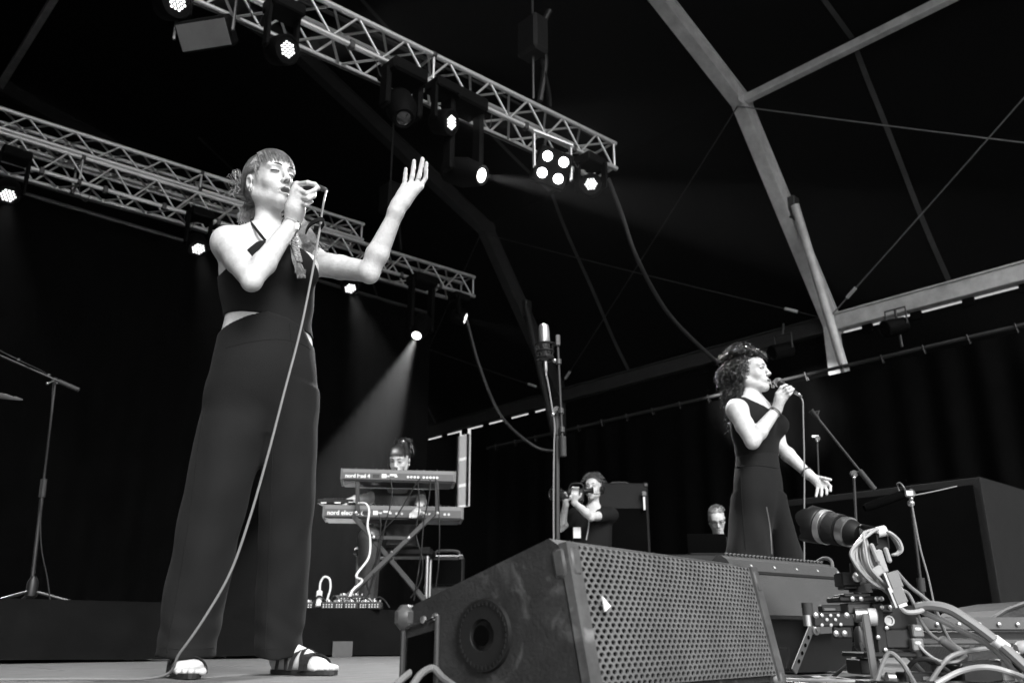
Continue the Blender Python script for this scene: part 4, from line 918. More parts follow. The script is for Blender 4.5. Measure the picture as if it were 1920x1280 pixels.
# ---------------------------------------------------------------- people upstage
def seated_or_standing(label, Dp, hc, Hm, torso, ys, neck, shs, els, wrs, hands, h=.0075, S=1., cloth='black_cloth', zlo=.0, sleeve=.45, mouth=.002, legs=None, closed=False, base=0., neckcut=.05):
    rt = croot('person', label, 'person', (hc[0], Dp, base))
    lo = np.min([hc-.15] + [np.array(p)-.12 for p in list(shs)+list(els)+list(wrs)+[torso[0][1:3]+(torso[0][0],)] + (legs or [])], 0)-.05
    hi = np.max([hc+.17] + [np.array(p)+.14 for p in list(shs)+list(els)+list(wrs)+[torso[0][1:3]+(torso[0][0],)] + (legs or [])], 0)+.06
    lo[0] -= .08; hi[0] += .08; lo[1] -= .08; hi[1] += .08
    Fb = Field(lo, hi, h); Fc_ = Field(lo, hi, h)
    for Fd, gr in ((Fb, 0.), (Fc_, .012)):
        Fd.loft([(a, b, c, d+gr, e+gr, f) for a, b, c, d, e, f in torso], .03)
        for sh in shs: Fd.cone(np.asarray(neck)-np.array([0, 0, .02]), sh, .05+gr, .05+gr, .05)
    Fb.cone(neck, hc + Hm @ np.array([0, .02, -.055]), .055, .052, .03); add_head(Fb, Hm, hc, S, mouth=mouth)
    for sh, el, wr, hd in zip(shs, els, wrs, hands):
        arm(Fb, sh, el, wr, (.05, .046, .04, .04, .027)); sh, el = np.asarray(sh), np.asarray(el)
        if sleeve: Fc_.cone(sh, sh+(el-sh)*sleeve, .066, .068, .04)
        wr = np.asarray(wr); hd = np.asarray(hd); d = nrm(hd-wr); a_, b_, _ = basis(d)
        Fb.cone(wr, wr+d*.07, .026, .03, .02)
        for q in range(4): k0 = wr+d*.085+a_*(q-1.5)*.019; finger(Fb, [k0-d*.02, k0+d*.04, k0+d*.065+b_*-.02], .0098)
        finger(Fb, [wr+d*.03+a_*.02, wr+d*.065+a_*.055, wr+d*.09+a_*.06], .0105)
    if legs:
        for a, b in zip(legs[:-1], legs[1:]):
            Fc_.cone(a, b, .085, .07, .04)
    nt_ = float(neck[2]); x, y, z = Fc_.grid(); Fc_.d = np.maximum(Fc_.d, -(np.sqrt((x-hc[0])**2+(y-neck[1]+.03)**2)-neckcut)*1. - np.clip((nt_-.06-z)*4, 0, 1)).astype(np.float32) if neckcut else Fc_.d
    finish_person(Fb, 'body', rt, lambda V: head_tint(V, Hm, hc, S, mouth)); face_marks(rt, Hm, hc, S, .0028, closed, 'dark_hair')
    V, Q = Fc_.mesh(); mesh_obj('clothing', V, Q, cloth, rt, 'C', True); return rt
# keyboard player
DK = 6.85; Kp = lambda u, v, dy=0.: C(u, v, DK+dy)
HMk = headmat(-.2, -.98, math.radians(-20), math.radians(-3)); hck = Kp(749, 864)
z_ = hck[2]; x0 = Kp(742, 930)[0]; RZ = .28
tk = [(RZ+.5, x0, DK+.08, .17, .12, 0.), (z_-.62, x0, DK+.08, .155, .11, 0.), (z_-.42, x0, DK+.04, .165, .115, 0.), (z_-.28, x0, DK+.02, .165, .1, 0.)]
kbp = seated_or_standing('keyboard player with dark hair tied up, looking down behind the two keyboards', DK, hck, HMk, tk, 0, (x0+.01, DK+.03, z_-.2), [(x0-.17, DK+.02, z_-.27), (x0+.17, DK+.02, z_-.27)],
     [Kp(690, 935, -.05), Kp(790, 940, -.02)], [Kp(667, 935, -.3), Kp(783, 958, -.35)], [Kp(645, 945, -.38), Kp(775, 965, -.5)], cloth='glitter', sleeve=0., base=RZ, h=.007,
     legs=[(x0-.12, DK+.1, RZ+.52), (x0-.14, DK-.28, RZ+.52), (x0-.14, DK-.25, RZ+.1)], neckcut=.09)
Tk = lambda p: hck + HMk @ np.asarray(p, float)
FH = Field(hck-.2, hck+.26, .007); FH.ell(Tk((0, .025, .04)), (.082, .1, .092), HMk, 0); FH.ell(Tk((.0, .07, .125)), (.05, .05, .045), HMk, .03); FH.ell(Tk((0, .1, 0)), (.05, .035, .06), HMk, .03)
x, y, z = FH.grid(); gx, gy, gz = x-hck[0], y-hck[1], z-hck[2]; lx, ly, lz = (gx*HMk[0, i]+gy*HMk[1, i]+gz*HMk[2, i] for i in range(3))
FH.d = np.maximum(FH.d, -np.maximum(ly-.0, lz-.05)) + (.002*np.sin(150*lx+60*ly)).astype(np.float32); V, Q = FH.mesh(); hk = mesh_obj('hair', V, Q, 'dark_hair', kbp, 'C', True); H = Hair()
for i in range(220):
    s = random.uniform(-1, 1); a = scalp((s*.04, .0, .13), 1., **FR); b = scalp(np.array([s*.072, -.1+.05*s*s, .064+random.uniform(-.008, .01)-.02*abs(s)]), 1., **FR); H.strand([Tk(scalp(a, 1.0, **FR)), Tk(scalp(a*.6+b*.4, 1.02, **FR)), Tk(scalp(a*.25+b*.75, 1.02, **FR)), Tk(scalp(b, 1.01, **FR))], .003)
for i in range(80): a = Tk((random.uniform(-.04, .04), .06, .13)); H.strand([a, a+np.array([random.uniform(-.05, .06), random.uniform(-.03, .03), random.uniform(0, .05)]), a+np.array([random.uniform(-.02, .1), 0, random.uniform(-.12, .03)])], .0018)
for s in (-1, 1):
    for i in range(24): H.strand([Tk((s*.078, -.02, .04)), Tk((s*.083, -.03, 0)), Tk((s*.078+random.uniform(-.006, .006), -.035, -.06+random.uniform(-.03, .01)))], .0015)
H.mb.build('hair_strands', 'dark_hair', hk, 'C', True); MB().sphere(Tk((.02, .03, .15)), (.018, .012, .012)).build('hair_clip', 'steel', kbp, 'C', True)
# camera operator
DC = 8.6; Kc = lambda u, v, dy=0.: C(u, v, DC+dy)
HMc = headmat(-.35, -.93, math.radians(4), 0); hcc = Kc(1112, 916); zc = hcc[2]; xc = hcc[0]
tcm = [(zc-.66, xc-.02, DC+.05, .17, .12, 0.), (zc-.45, xc-.02, DC+.05, .18, .12, 0.), (zc-.25, xc-.01, DC+.04, .185, .1, 0.)]
cmn = seated_or_standing('camera operator in black T-shirt filming towards the left, headset on', DC, hcc, HMc, tcm, 0, (xc, DC+.02, zc-.17), [(xc-.18, DC+.02, zc-.25), (xc+.17, DC+.02, zc-.25)],
     [Kc(1052, 988, -.1), Kc(1108, 968, -.25)], [Kc(1061, 945, -.32), Kc(1077, 942, -.36)], [Kc(1056, 926, -.4), Kc(1078, 921, -.4)], sleeve=.5, base=0., h=.0085, legs=[(xc-.02, DC+.05, zc-.6), (xc-.05, DC+.05, .5), (xc-.05, DC+.05, .08)], neckcut=.07)
Tc = lambda p: hcc + HMc @ np.asarray(p, float)
FH = Field(hcc-.2, hcc+.22, .008); FH.ell(Tc((0, .025, .045)), (.086, .104, .094), HMc, 0)
x, y, z = FH.grid(); gx, gy, gz = x-hcc[0], y-hcc[1], z-hcc[2]; lx, ly, lz = (gx*HMc[0, i]+gy*HMc[1, i]+gz*HMc[2, i] for i in range(3)); FH.d = np.maximum(FH.d, -np.maximum(ly-.01, lz-.06)).astype(np.float32)
V, Q = FH.mesh(); hk = mesh_obj('hair', V, Q, 'mid_hair', cmn, 'C', True); H = Hair()
for i in range(260):
    th = random.uniform(-3.1, 3.1); ph = random.uniform(.25, 1.5); p = np.array([math.sin(th)*math.cos(ph)*.086, math.cos(th)*math.cos(ph)*.104+.025, math.sin(ph)*.094+.045]); o = nrm(p-np.array([0, .02, .03]))
    curl(Tc(p), HMc @ (o*.6+np.array([random.uniform(-.8, .8), random.uniform(-.8, .3), -.1])), random.uniform(.03, .06), .01, 1.1, .003)
H.mb.build('curls', 'mid_hair', hk, 'C', True)
hs = MB(); P = [Tc((.095*math.cos(t), .02, .03+.11*math.sin(t))) for t in np.linspace(-.3, math.pi+.3, 16)]; hs.tube(P, .008, 6)
for s in (-1, 1): hs.lathe([(0, .038), (.02, .042), (.03, .03)], Tc((s*.075, .015, -.01)), HMc @ np.array([s, 0, 0]), 12)
hs.tube(smoothline([Tc((.09, 0, -.02)), Tc((.085, -.05, -.06)), Tc((.05, -.1, -.075)), Tc((.03, -.115, -.07))], 5), .004, 5); hs.sphere(Tc((.025, -.118, -.068)), .011); hs.build('headset', 'plastic', cmn, 'C', True)
MB().tube(smoothline([(xc-.05, DC-.07, zc-.17), (xc-.06, DC-.11, zc-.35), (xc-.09, DC-.12, zc-.5)], 6), .007, 5).build('lanyard', 'cable_light', cmn, 'C'); MB().box(Kc(1082, 998, -.16), (.07, .006, .1)).build('badge', 'white_plastic', cmn, 'C')
vc0 = Kc(1067, 930, -.34); vr = croot('video_camera', 'small black video camera held up by the camera operator', 'camera', vc0-np.array([0, 0, .08]))
MB().box(vc0+np.array([.06, .03, .01]), (.16, .12, .13), bev=.015).build('camera_body', 'plastic', vr, 'C'); MB().lathe([(0, .05), (.1, .05), (.12, .065), (.2, .068), (.2, .058), (.19, .055)], vc0+np.array([.0, .02, .0]), (-.75, -.6, .05), 18).build('lens', 'gloss', vr, 'C', True)
MB().lathe([(0, .02), (.1, .022), (.12, .034)], vc0+np.array([.11, .03, .05]), (.8, .1, .1), 12).build('viewfinder', 'plastic', vr, 'C', True); MB().tube(smoothline([vc0+np.array([.0, .03, .07]), vc0+np.array([.03, .03, .12]), vc0+np.array([.12, .03, .12]), vc0+np.array([.14, .03, .07])], 4), .009, 6).build('handle', 'plastic', vr, 'C', True)
# man with glasses
DG = 8.7; Kg = lambda u, v, dy=0.: C(u, v, DG+dy); HMg = headmat(-.1, -.99, math.radians(-28), math.radians(4)); hg = Kg(1344, 975); zg = hg[2]; xg = hg[0]
tg = [(zg-.75, xg+.05, DG+.15, .18, .13, 0.), (zg-.5, xg+.05, DG+.12, .19, .13, 0.), (zg-.27, xg+.04, DG+.07, .19, .11, 0.)]
gm = seated_or_standing('grey-haired man with glasses, head bowed behind a black screen', DG, hg, HMg, tg, 0, (xg+.02, DG+.05, zg-.18), [(xg-.16, DG+.07, zg-.27), (xg+.22, DG+.07, zg-.27)], [(xg-.2, DG-.05, zg-.5), (xg+.26, DG-.05, zg-.5)], [(xg-.12, DG-.28, zg-.48), (xg+.16, DG-.28, zg-.48)], [(xg-.06, DG-.4, zg-.46), (xg+.1, DG-.4, zg-.46)], sleeve=.98, h=.0085,
     legs=[(xg+.05, DG+.15, zg-.7), (xg+.02, DG-.25, zg-.72), (xg+.02, DG-.25, .1)], neckcut=.06)
Tg = lambda p: hg + HMg @ np.asarray(p, float)
FH = Field(hg-.2, hg+.2, .008); FH.ell(Tg((0, .026, .042)), (.079, .099, .091), HMg, 0); x, y, z = FH.grid(); gx, gy, gz = x-hg[0], y-hg[1], z-hg[2]; lx, ly, lz = (gx*HMg[0, i]+gy*HMg[1, i]+gz*HMg[2, i] for i in range(3))
FH.d = np.maximum(FH.d, -np.maximum(ly-.02, lz-.085)).astype(np.float32); V, Q = FH.mesh(); hgh = mesh_obj('hair', V, Q, 'grey_hair', gm, 'C', True); H = Hair()
for i in range(220):
    th = random.uniform(-3, 3); ph = random.uniform(.4, 1.5); p = np.array([math.sin(th)*math.cos(ph)*.079, math.cos(th)*math.cos(ph)*.099+.026, math.sin(ph)*.091+.042])
    if p[1] < -.04 and p[2] < .09: continue
    o = nrm(p); H.strand([Tg(p), Tg(p+o*.012+np.array([.004, -.006, 0])), Tg(p+o*.02+np.array([.01, -.012, 0]))], .0022)
H.mb.build('hair_strands', 'grey_hair', hgh, 'C')
gl = MB()
for s in (-1, 1): gl.tube([Tg((s*.033+.022*math.cos(t), -.1, .008+.016*math.sin(t))) for t in np.linspace(0, 6.283, 14)], .0022, 5, False); gl.tube([Tg((s*.055, -.098, .012)), Tg((s*.08, 0, .012))], .002, 5)
gl.tube([Tg((-.011, -.1, .012)), Tg((.011, -.1, .012))], .002, 5); gl.build('glasses', 'lash', gm, 'C')

# ================================================================== RISERS AND EQUIPMENT
def riser(label, x0, x1, y0, y1, h):
    r_ = root('stage_riser', label, 'riser', ((x0+x1)/2, (y0+y1)/2, 0), group='low risers with black skirts')
    MB().box(((x0+x1)/2, (y0+y1)/2, h-.03), (x1-x0, y1-y0, .06), bev=.004).build('deck', 'black_cloth', r_)
    pts = [(x0, y1), (x0, y0), (x1, y0), (x1, y1)]; V = []; n = 0
    for (a, b) in zip(pts[:-1], pts[1:]):
        a, b = np.array(a), np.array(b); L = np.linalg.norm(b-a); m = int(L/.05); d = (b-a)/L; nn = np.array([d[1], -d[0]])
        for i in range(m+1):
            t = i/m*L
            for k, z in enumerate((.012, h*.33, h*.66, h-.062, h+.003)):
                amp = (.03, .022, .012, .004, 0)[k]; o = .006+amp*(.6+math.sin(t*5.3+k*.5)*.5+.5*math.sin(t*11+k)); p = a+d*t+nn*o; V.append((p[0], p[1], z+(.004*math.sin(t*4) if k == 0 else 0))); 
        n += m+1
    Fc = [(5*i+k, 5*i+5+k, 5*i+6+k, 5*i+1+k) for i in range(n-1) for k in range(4)]
    mesh_obj('skirt', V, Fc, 'skirt', r_, smooth=True)
    for (x, y) in ((x0+.15, y0+.15), (x1-.15, y0+.15), (x0+.15, y1-.15), (x1-.15, y1-.15)): rod('leg', (x, y, 0), (x, y, h-.06), .024, 'alu_dull', r_)
    return r_
riser('black-skirted riser at the left carrying the drum microphone stand', -2.4, 1.93, 4.68, 7.2, RZ)
rk = riser('black-skirted riser carrying the keyboards and effect pedals', 2.25, 5.3, 4.93, 7.6, RZ)
pt = onY(642, 1216, 4.89); MB().box(pt, (.14, .006, .09)).build('tape_patch', 'rail', rk)

def bolt(mb, p, d, r=.008, t=.004): mb.lathe([(0, r), (t, r*.9), (t*1.3, r*.5), (t*1.35, .0005)], p, d, 8)
# ---- near wedge monitor
TL = np.array([1.185, 1.175]); e_ = nrm([.88, .13]); n_ = np.array([e_[1], -e_[0]]); WL = .82; HF = .286
Q3 = lambda t, s, z: np.array([*(TL + e_*s - n_*t), z])                 # t depth backwards, s along the front
w1 = root('wedge_monitor', 'big dark wedge loudspeaker in the foreground with a perforated steel grille', 'loudspeaker', Q3(.2, WL/2, 0), 0, 'wedge monitors')
prof = [(-.045, .004), (-.055, .012), (-.005, HF-.012), (.014, HF), (.36, .176), (.385, .16), (.40, .02), (.385, .006)]
MB().prism([Q3(t, 0, z) for t, z in prof], np.array([*(e_*WL), 0])).build('cabinet', 'wedge_side', w1)
fdir = nrm(Q3(-.005, 0, HF-.012)-Q3(-.055, 0, .012)); nf = np.cross(np.array([*e_, 0]), fdir); nf = nf if nf[1] < 0 else -nf; o0 = Q3(-.055, 0, .012)+nf*.004; HG = np.linalg.norm(Q3(-.005, 0, HF-.012)-Q3(-.055, 0, .012)); E3 = np.array([*e_, 0])
def perforated(nm, o, ex, ey, nrm_, Wd, Hd, p, rr, m_, par, bow=.012, depth=.004):
    nx = int(Wd/p); ny = int(Hd/(p*.5)); V = []; Fc = []; mar = .0
    px_ = Wd/nx; py_ = Hd/ny*1.0
    for j in range(ny):
        for i in range(nx+(j % 2)):
            cx = (i+.5-(j % 2)*.5)*px_; x0 = max(cx-px_/2, 0); x1 = min(cx+px_/2, Wd); y0 = j*py_; y1 = (j+1)*py_; cy = (y0+y1)/2
            b0 = len(V); outer = [(x0, y0), (cx, y0), (x1, y0), (x1, cy), (x1, y1), (cx, y1), (x0, y1), (x0, cy)]
            full = (x1-x0) > px_*.9
            pts = list(outer)
            if full:
                inner = [(cx+rr*px_*.5*math.cos(a), cy+rr*py_*.62*math.sin(a)) for a in (math.radians(225), math.radians(270), math.radians(315), 0, math.radians(45), math.radians(90), math.radians(135), math.pi)]
                pts += inner
            for (a, b) in pts: V.append(o+ex*a+ey*b+nrm_*bow*(1-(2*a/Wd-1)**4)*(1-(2*b/Hd-1)**4))
            if full:
                for (a, b) in inner: V.append(o+ex*a+ey*b+nrm_*(bow*(1-(2*a/Wd-1)**4)*(1-(2*b/Hd-1)**4)-depth))
                Fc += [(b0+k, b0+(k+1) % 8, b0+8+(k+1) % 8, b0+8+k) for k in range(8)] + [(b0+8+k, b0+8+(k+1) % 8, b0+16+(k+1) % 8, b0+16+k) for k in range(8)]
            else: Fc.append(tuple(b0+k for k in range(8)))
    return mesh_obj(nm, V, Fc, m_, par)
MB().prism([o0+E3*.02+fdir*.012, o0+E3*(WL-.02)+fdir*.012, o0+E3*(WL-.02)+fdir*(HG-.008), o0+E3*.02+fdir*(HG-.008)], nf*.002).build('speaker_baffle', 'drape', w1)
gr1 = perforated('grille', o0+E3*.035+fdir*.012+nf*.012, E3, fdir, nf, WL-.07, HG-.014, .0195, .72, 'grille', w1)
for s0, s1_ in ((-.002, .035), (WL-.035, WL+.002)):
    MB().prism([o0+E3*s0, o0+E3*s1_, o0+E3*s1_+fdir*HG, o0+E3*s0+fdir*HG], nf*.018).build('edge_trim', 'corner', w1)
tri = [o0+E3*.068+fdir*.14+nf*.027, o0+E3*.068+fdir*.168+nf*.027, o0+E3*.09+fdir*.15+nf*.027]; MB().prism(tri, nf*.003).build('badge', 'white', gr1)
for s0 in (-.004, WL-.04):          # corner protectors, top and bottom
    for zc_, hh in ((HG-.035, .075), (.0, .06)):
        c = o0+E3*(s0+.022)+fdir*(zc_)+nf*-.004; MB().box(c, (.048, hh, .05), E3, fdir, nf, bev=.016).build('corner_protector', 'corner', w1, smooth=True)
sdn = -E3; base = Q3(.17, 0, .115)   # round port plate on the side
mb = MB(); mb.lathe([(0, .068), (.008, .066), (.008, .03), (-.0, .026), (-.012, .024)], base+sdn*.001, sdn, 32)
for k in range(36): a = 2*math.pi*k/36; mb.box(base+np.array([*(n_*-.058*math.cos(a)), .058*math.sin(a)])+sdn*.009, (.004, .007, .007))
mb.build('pole_socket', 'plastic', w1, smooth=True)
mb = MB(); mb.lathe([(0, .019), (.003, .019)], base+sdn*.0085, sdn, 20); mb.build('socket_hole', 'drape', w1)
fr = [(.29, .005), (.29, .15), (.385, .13), (.385, .005)]
MB().tube([Q3(t, -.006, z) for t, z in fr], .006, 8).build('handle_rim', 'steel_dark', w1, smooth=True); MB().prism([Q3(t, -.002, z) for t, z in ((.3, .01), (.3, .125), (.375, .11), (.375, .01))], sdn*.002).build('connector_recess', 'drape', w1)
mb = MB()
for t, z in ((.297, .15), (.33, .145), (.375, .135), (.28, .02)): bolt(mb, Q3(t, -.004, z), sdn, .008)
mb.build('screws', 'steel', w1); MB().box(Q3(.385, .0, .15), (.05, .04, .05), bev=.014).build('corner_protector', 'corner', w1, smooth=True)
for k, pts in enumerate(([(770, 1290, 1.75), (790, 1262, 1.8), (812, 1252, 1.84), (830, 1270, 1.8), (860, 1292, 1.7)], [(740, 1285, 1.85), (772, 1258, 1.9), (800, 1246, 1.95), (830, 1236, 2.0)])):
    tag(MB().tube(smoothline([np.array([C(*q)[0], C(*q)[1], max(C(*q)[2], .008)]) for q in pts], 6), .007, 8).build('speaker_cable', 'cable_grey', None, 'C', True), ('thick grey cable looping out of the socket of the near wedge', 'grey cable lying behind the near wedge')[k], 'cable')

# ---- second wedge, seen from behind
A_ = np.array([2.36, 1.62]); ee = nrm([.67, -.045]); nn_ = np.array([ee[1], -ee[0]]); W2L = .6
Q4 = lambda t, s, z: np.array([*(A_ + ee*s + nn_*t), z])
w2 = root('wedge_monitor', 'grey wedge monitor at the feet of the far singer, its back to us', 'loudspeaker', Q4(0, W2L/2, 0), 0, 'wedge monitors')
MB().prism([Q4(t, 0, z) for t, z in ((.0, .352), (.02, .34), (.05, .30), (.115, .175), (.105, .165), (.06, .16), (.03, .006), (-.4, .006), (-.42, .03), (-.02, .352))], np.array([*(ee*W2L), 0])).build('cabinet', 'grey_panel', w2)
MB().prism([Q4(t, .01, z) for t, z in ((.066, .157), (.036, .008), (.03, .008), (.06, .157))], np.array([*(ee*(W2L-.02)), 0])).build('recessed_panel', 'plastic', w2)
MB().box(Q4(.052, W2L/2, .302), (W2L-.02, .006, .008), (*ee, 0), (*nn_, 0)).build('groove_trim', 'plastic', w2)
mb = MB()
for i in range(5): bolt(mb, Q4(.034, .1+i*.12, .322), np.array([*nn_, .6]), .006)
mb.build('screws', 'steel', w2)
gd = nrm(Q4(-.42, 0, .03)-Q4(-.02, 0, .352)); gn = np.cross(np.array([*ee, 0]), gd); gn = gn if gn[2] > 0 else -gn
perforated('grille', Q4(-.0, .03, .354)+gn*.012, np.array([*ee, 0]), nrm(gd*.75+np.array([0, 0, 0])), gn, W2L-.06, .4, .02, .75, 'grille', w2, bow=.006)
MB().tube(smoothline([Q4(.005, W2L-.02, .3), Q4(.012, W2L-.012, .36), Q4(-.03, W2L-.01, .372), Q4(-.1, W2L-.01, .32)], 5), .007, 8).build('grille_edge', 'grille', w2, smooth=True)
mb = MB(); b0, b1, b2_ = Q4(.075, .22, .02), Q4(.085, .31, .135), Q4(.085, .45, .14)
for a, b in ((b0, b1), (b1, b2_)):
    d = nrm(b-a); mb.box((a+b)/2, (np.linalg.norm(b-a)+.02, .004, .03), d, np.array([*nn_, 0]), np.cross(d, np.array([*nn_, 0])), bev=.0015)
mb.build('rigging_arm', 'rail', w2); mb = MB()
for t in (.2, .4, .6, .8): mb.lathe([(0, .006), (.001, .006)], b0+(b1-b0)*t+np.array([*nn_, 0])*.0035, (*nn_, 0), 10)
mb.build('arm_holes', 'drape', w2); MB().lathe([(0, .019), (.006, .019), (.007, .008), (.012, .008)], b1+np.array([*nn_, 0])*.003+np.array([.02, 0, .002]), (*nn_, 0), 18).build('bolt', 'steel', w2, smooth=True)
MB().box(Q4(.055, .12, .05), (.2, .02, .07), (*ee, 0), (*nn_, 0), bev=.006).build('connector_recess', 'gloss', w2)

# ---- third rounded wedge at the right edge
pR = C(1935, 1200, 2.75); w3 = croot('wedge_monitor', 'grey rounded wedge monitor cut off by the right edge', 'loudspeaker', (pR[0], pR[1], 0), 'wedge monitors')
arc = [(pR[0]-.2+.0, 2.75, .005)] + [(pR[0]+.09-.29*math.cos(a), 2.75, .02+.2*math.sin(a)) for a in np.linspace(.1, math.pi-.1, 14)] + [(pR[0]+.38, 2.75, .005)]
MB().prism(arc, (0, .4, 0)).build('cabinet', 'wedge_side', w3, 'C'); MB().tube([np.array(p)+np.array([0, -.004, 0]) for p in arc[1:-1]], .006, 6).build('edge_trim', 'corner', w3, 'C', True)

# ---- keyboards, stand, pedals
def text(s, size, o, ex, ey, m_, par, ext=.0006):
    cu = bpy.data.curves.new('lettering', 'FONT'); cu.body = s; cu.size = size; cu.extrude = ext; cu.offset = .0011; cu.materials.append(M[m_]); ob = bpy.data.objects.new('lettering', cu)
    ex, ey = nrm(ex), nrm(ey); m = Matrix.Identity(4); nz_ = np.cross(ex, ey)
    for i in range(3): m[i][0] = ex[i]; m[i][1] = ey[i]; m[i][2] = nz_[i]; m[i][3] = o[i]
    COL.objects.link(ob); bpy.context.view_layer.update(); me = bpy.data.meshes.new_from_object(ob.evaluated_get(bpy.context.evaluated_depsgraph_get())); bpy.data.objects.remove(ob)
    ob = bpy.data.objects.new('lettering', me); COL.objects.link(ob); ob.parent = par; ob.matrix_local = pmat(par).inverted() @ m; ob['kind'] = 'stuff'; return ob
def keyboard(label, a_px, b_px, D, dD, hgt, word, wsize, knobs):
    a, b = C(*a_px, D), C(*b_px, D+dD); b[2] = a[2]; L = np.linalg.norm(b-a); ex = (b-a)/L; ey = np.array([-ex[1], ex[0], 0]); up = np.array([0, 0, 1.]); c0 = (a+b)/2
    r_ = croot('synthesizer', label, 'keyboard', c0-up*hgt/2, 'synthesizers on the stand')
    MB().box(c0+ey*.15, (L, .3, hgt), ex, ey, up, bev=.006).build('casing', 'kb', r_, 'C')
    MB().box(c0-ey*.002-up*hgt*.13, (L-.02, .006, hgt*.6), ex, ey, up).build('back_panel', 'kb_panel', r_, 'C')
    MB().box(c0-up*(hgt/2+.004)+ey*.15, (L-.03, .28, .008), ex, ey, up).build('bottom_plate', 'plastic', r_, 'C')
    for s in (-1, 1): MB().box(c0+ex*s*(L/2+.004)+ey*.15, (.01, .3, hgt+.006), ex, ey, up, bev=.003).build('end_cheek', 'kb', r_, 'C')
    W_ = lambda p: c2w(p); wx, wz_ = c2w(ex), np.array([0, 0, 1.])
    text(word, wsize, W_(a+ex*.025-ey*.006-up*hgt*.3), wx, wz_, 'white', r_)
    P = lambda t, z, o=.006: a+ex*L*t-ey*o+up*hgt*z
    mb = MB()
    for t in (.4, .405, .475): mb.box(P(t, -.12), (.02, .002, .012), ex, ey, up)
    mb.box(P(.37, -.1), (.035, .002, .03), ex, ey, up); mb.box(P(.45, .0), (.05, .002, .014), ex, ey, up)
    mb.build('printed_marks', 'white', r_, 'C'); mb = MB()
    for t in knobs: mb.lathe([(0, .009), (.006, .009), (.006, .005), (.003, .005)], P(t, -.15), -ey, 10)
    mb.build('jack_sockets', 'steel', r_, 'C'); MB().box(P(.3, -.12), (.05, .004, .025), ex, ey, up).build('power_socket', 'gloss', r_, 'C')
    mb = MB()
    for i in range(14): mb.lathe([(0, .007), (.016, .006)], a+ex*L*(.12+.06*i)+ey*(.04+.02*(i % 3))+up*(hgt/2), up, 8)
    mb.build('knobs', 'plastic', r_, 'C')
    mb = MB(); nk = 36
    for i in range(nk): mb.box(a+ex*L*(.04+.92*(i+.5)/nk)+ey*.36+up*hgt*.1, (L*.92/nk-.0015, .13, .018), ex, ey, up)
    mb.build('white_keys', 'white_plastic', r_, 'C'); return r_, P, ex, ey
kb1, P1, ex1, ey1 = keyboard('upper grey synthesizer on the two-tier stand, white lettering on its back', (641, 888), (853, 895), 6.4, .12, .082, 'nord lead 4', .0385, (.58, .61, .64, .67, .72, .75, .78, .81, .84))
kb2, P2, ex2, ey2 = keyboard('lower longer grey keyboard under the synthesizer, a small controller on its end', (607, 957), (867, 962), 6.4, .12, .09, 'nord electro 6', .0445, (.52, .56, .67, .7, .73, .76, .79, .87, .9))
st = croot('keyboard_stand', 'black two-tier X-shaped stand carrying both keyboards', 'stand', (C(735, 1100, 6.45)[0], 6.45, RZ))
def bar(nm, a, b, wdt, th, m_, par):
    a, b = np.asarray(a), np.asarray(b); d = nrm(b-a); y_ = np.array([0, 1., 0]); y_ = nrm(y_-d*np.dot(y_, d)); MB().box((a+b)/2, (np.linalg.norm(b-a), th, wdt), d, y_, np.cross(d, y_), bev=.004).build(nm, m_, par, 'C')
gz = lambda u, D: np.array([C(u, 1130, D)[0], D, RZ+.015])
bar('cross_leg', C(661, 965, 6.34), gz(812, 6.3), .034, .03, 'steel_dark', st); bar('cross_leg', C(815, 962, 6.31), gz(628, 6.27), .034, .03, 'steel_dark', st)
bar('cross_leg', C(661, 965, 6.74), gz(812, 6.7), .034, .03, 'steel_dark', st); bar('cross_leg', C(815, 962, 6.71), gz(628, 6.67), .034, .03, 'steel_dark', st)
bar('spreader_bar', C(695, 1007, 6.3), C(768, 1009, 6.3), .028, .02, 'steel_dark', st)
for u in (671, 820):
    bar('upright', C(u, 962, 6.36), C(u-1, 903, 6.36), .03, .02, 'steel_dark', st); bar('support_arm', C(u-1, 903, 6.34), C(u-1, 903, 6.34)+np.array([0, .4, 0]), .03, .03, 'steel_dark', st); bar('support_arm', C(u, 973, 6.34), C(u, 973, 6.34)+np.array([0, .4, 0]), .03, .03, 'steel_dark', st)
bar('tier_rail', C(672, 914, 6.4), C(818, 917, 6.4), .008, .008, 'steel', st)
mb = MB()
for u, v in ((667, 961), (766, 1008), (820, 962), (700, 1007), (735, 1035)): mb.lathe([(0, .013), (.008, .013), (.012, .006)], C(u, v, 6.29), (0, -1, 0), 10)
mb.build('bolts', 'steel', st, 'C')
cr_ = croot('effects_controller', 'small flat controller with knobs lying on the left end of the lower keyboard', 'controller', C(632, 945, 6.52)); MB().box(C(632, 942, 6.52), (.26, .16, .028), bev=.004).build('casing', 'plastic', cr_, 'C'); mb = MB()
for i in range(9): mb.lathe([(0, .009), (.018, .008)], C(608+5.5*i, 938, 6.48+.03*(i % 3)), (0, 0, 1), 8)
mb.build('knobs', 'gloss', cr_, 'C'); mb = MB(); mb.box(C(607, 942, 6.437), (.04, .003, .008)); mb.box(C(633, 942, 6.437), (.045, .003, .009)); mb.box(C(660, 941, 6.437), (.05, .003, .007)); mb.build('printed_marks', 'white', cr_, 'C')
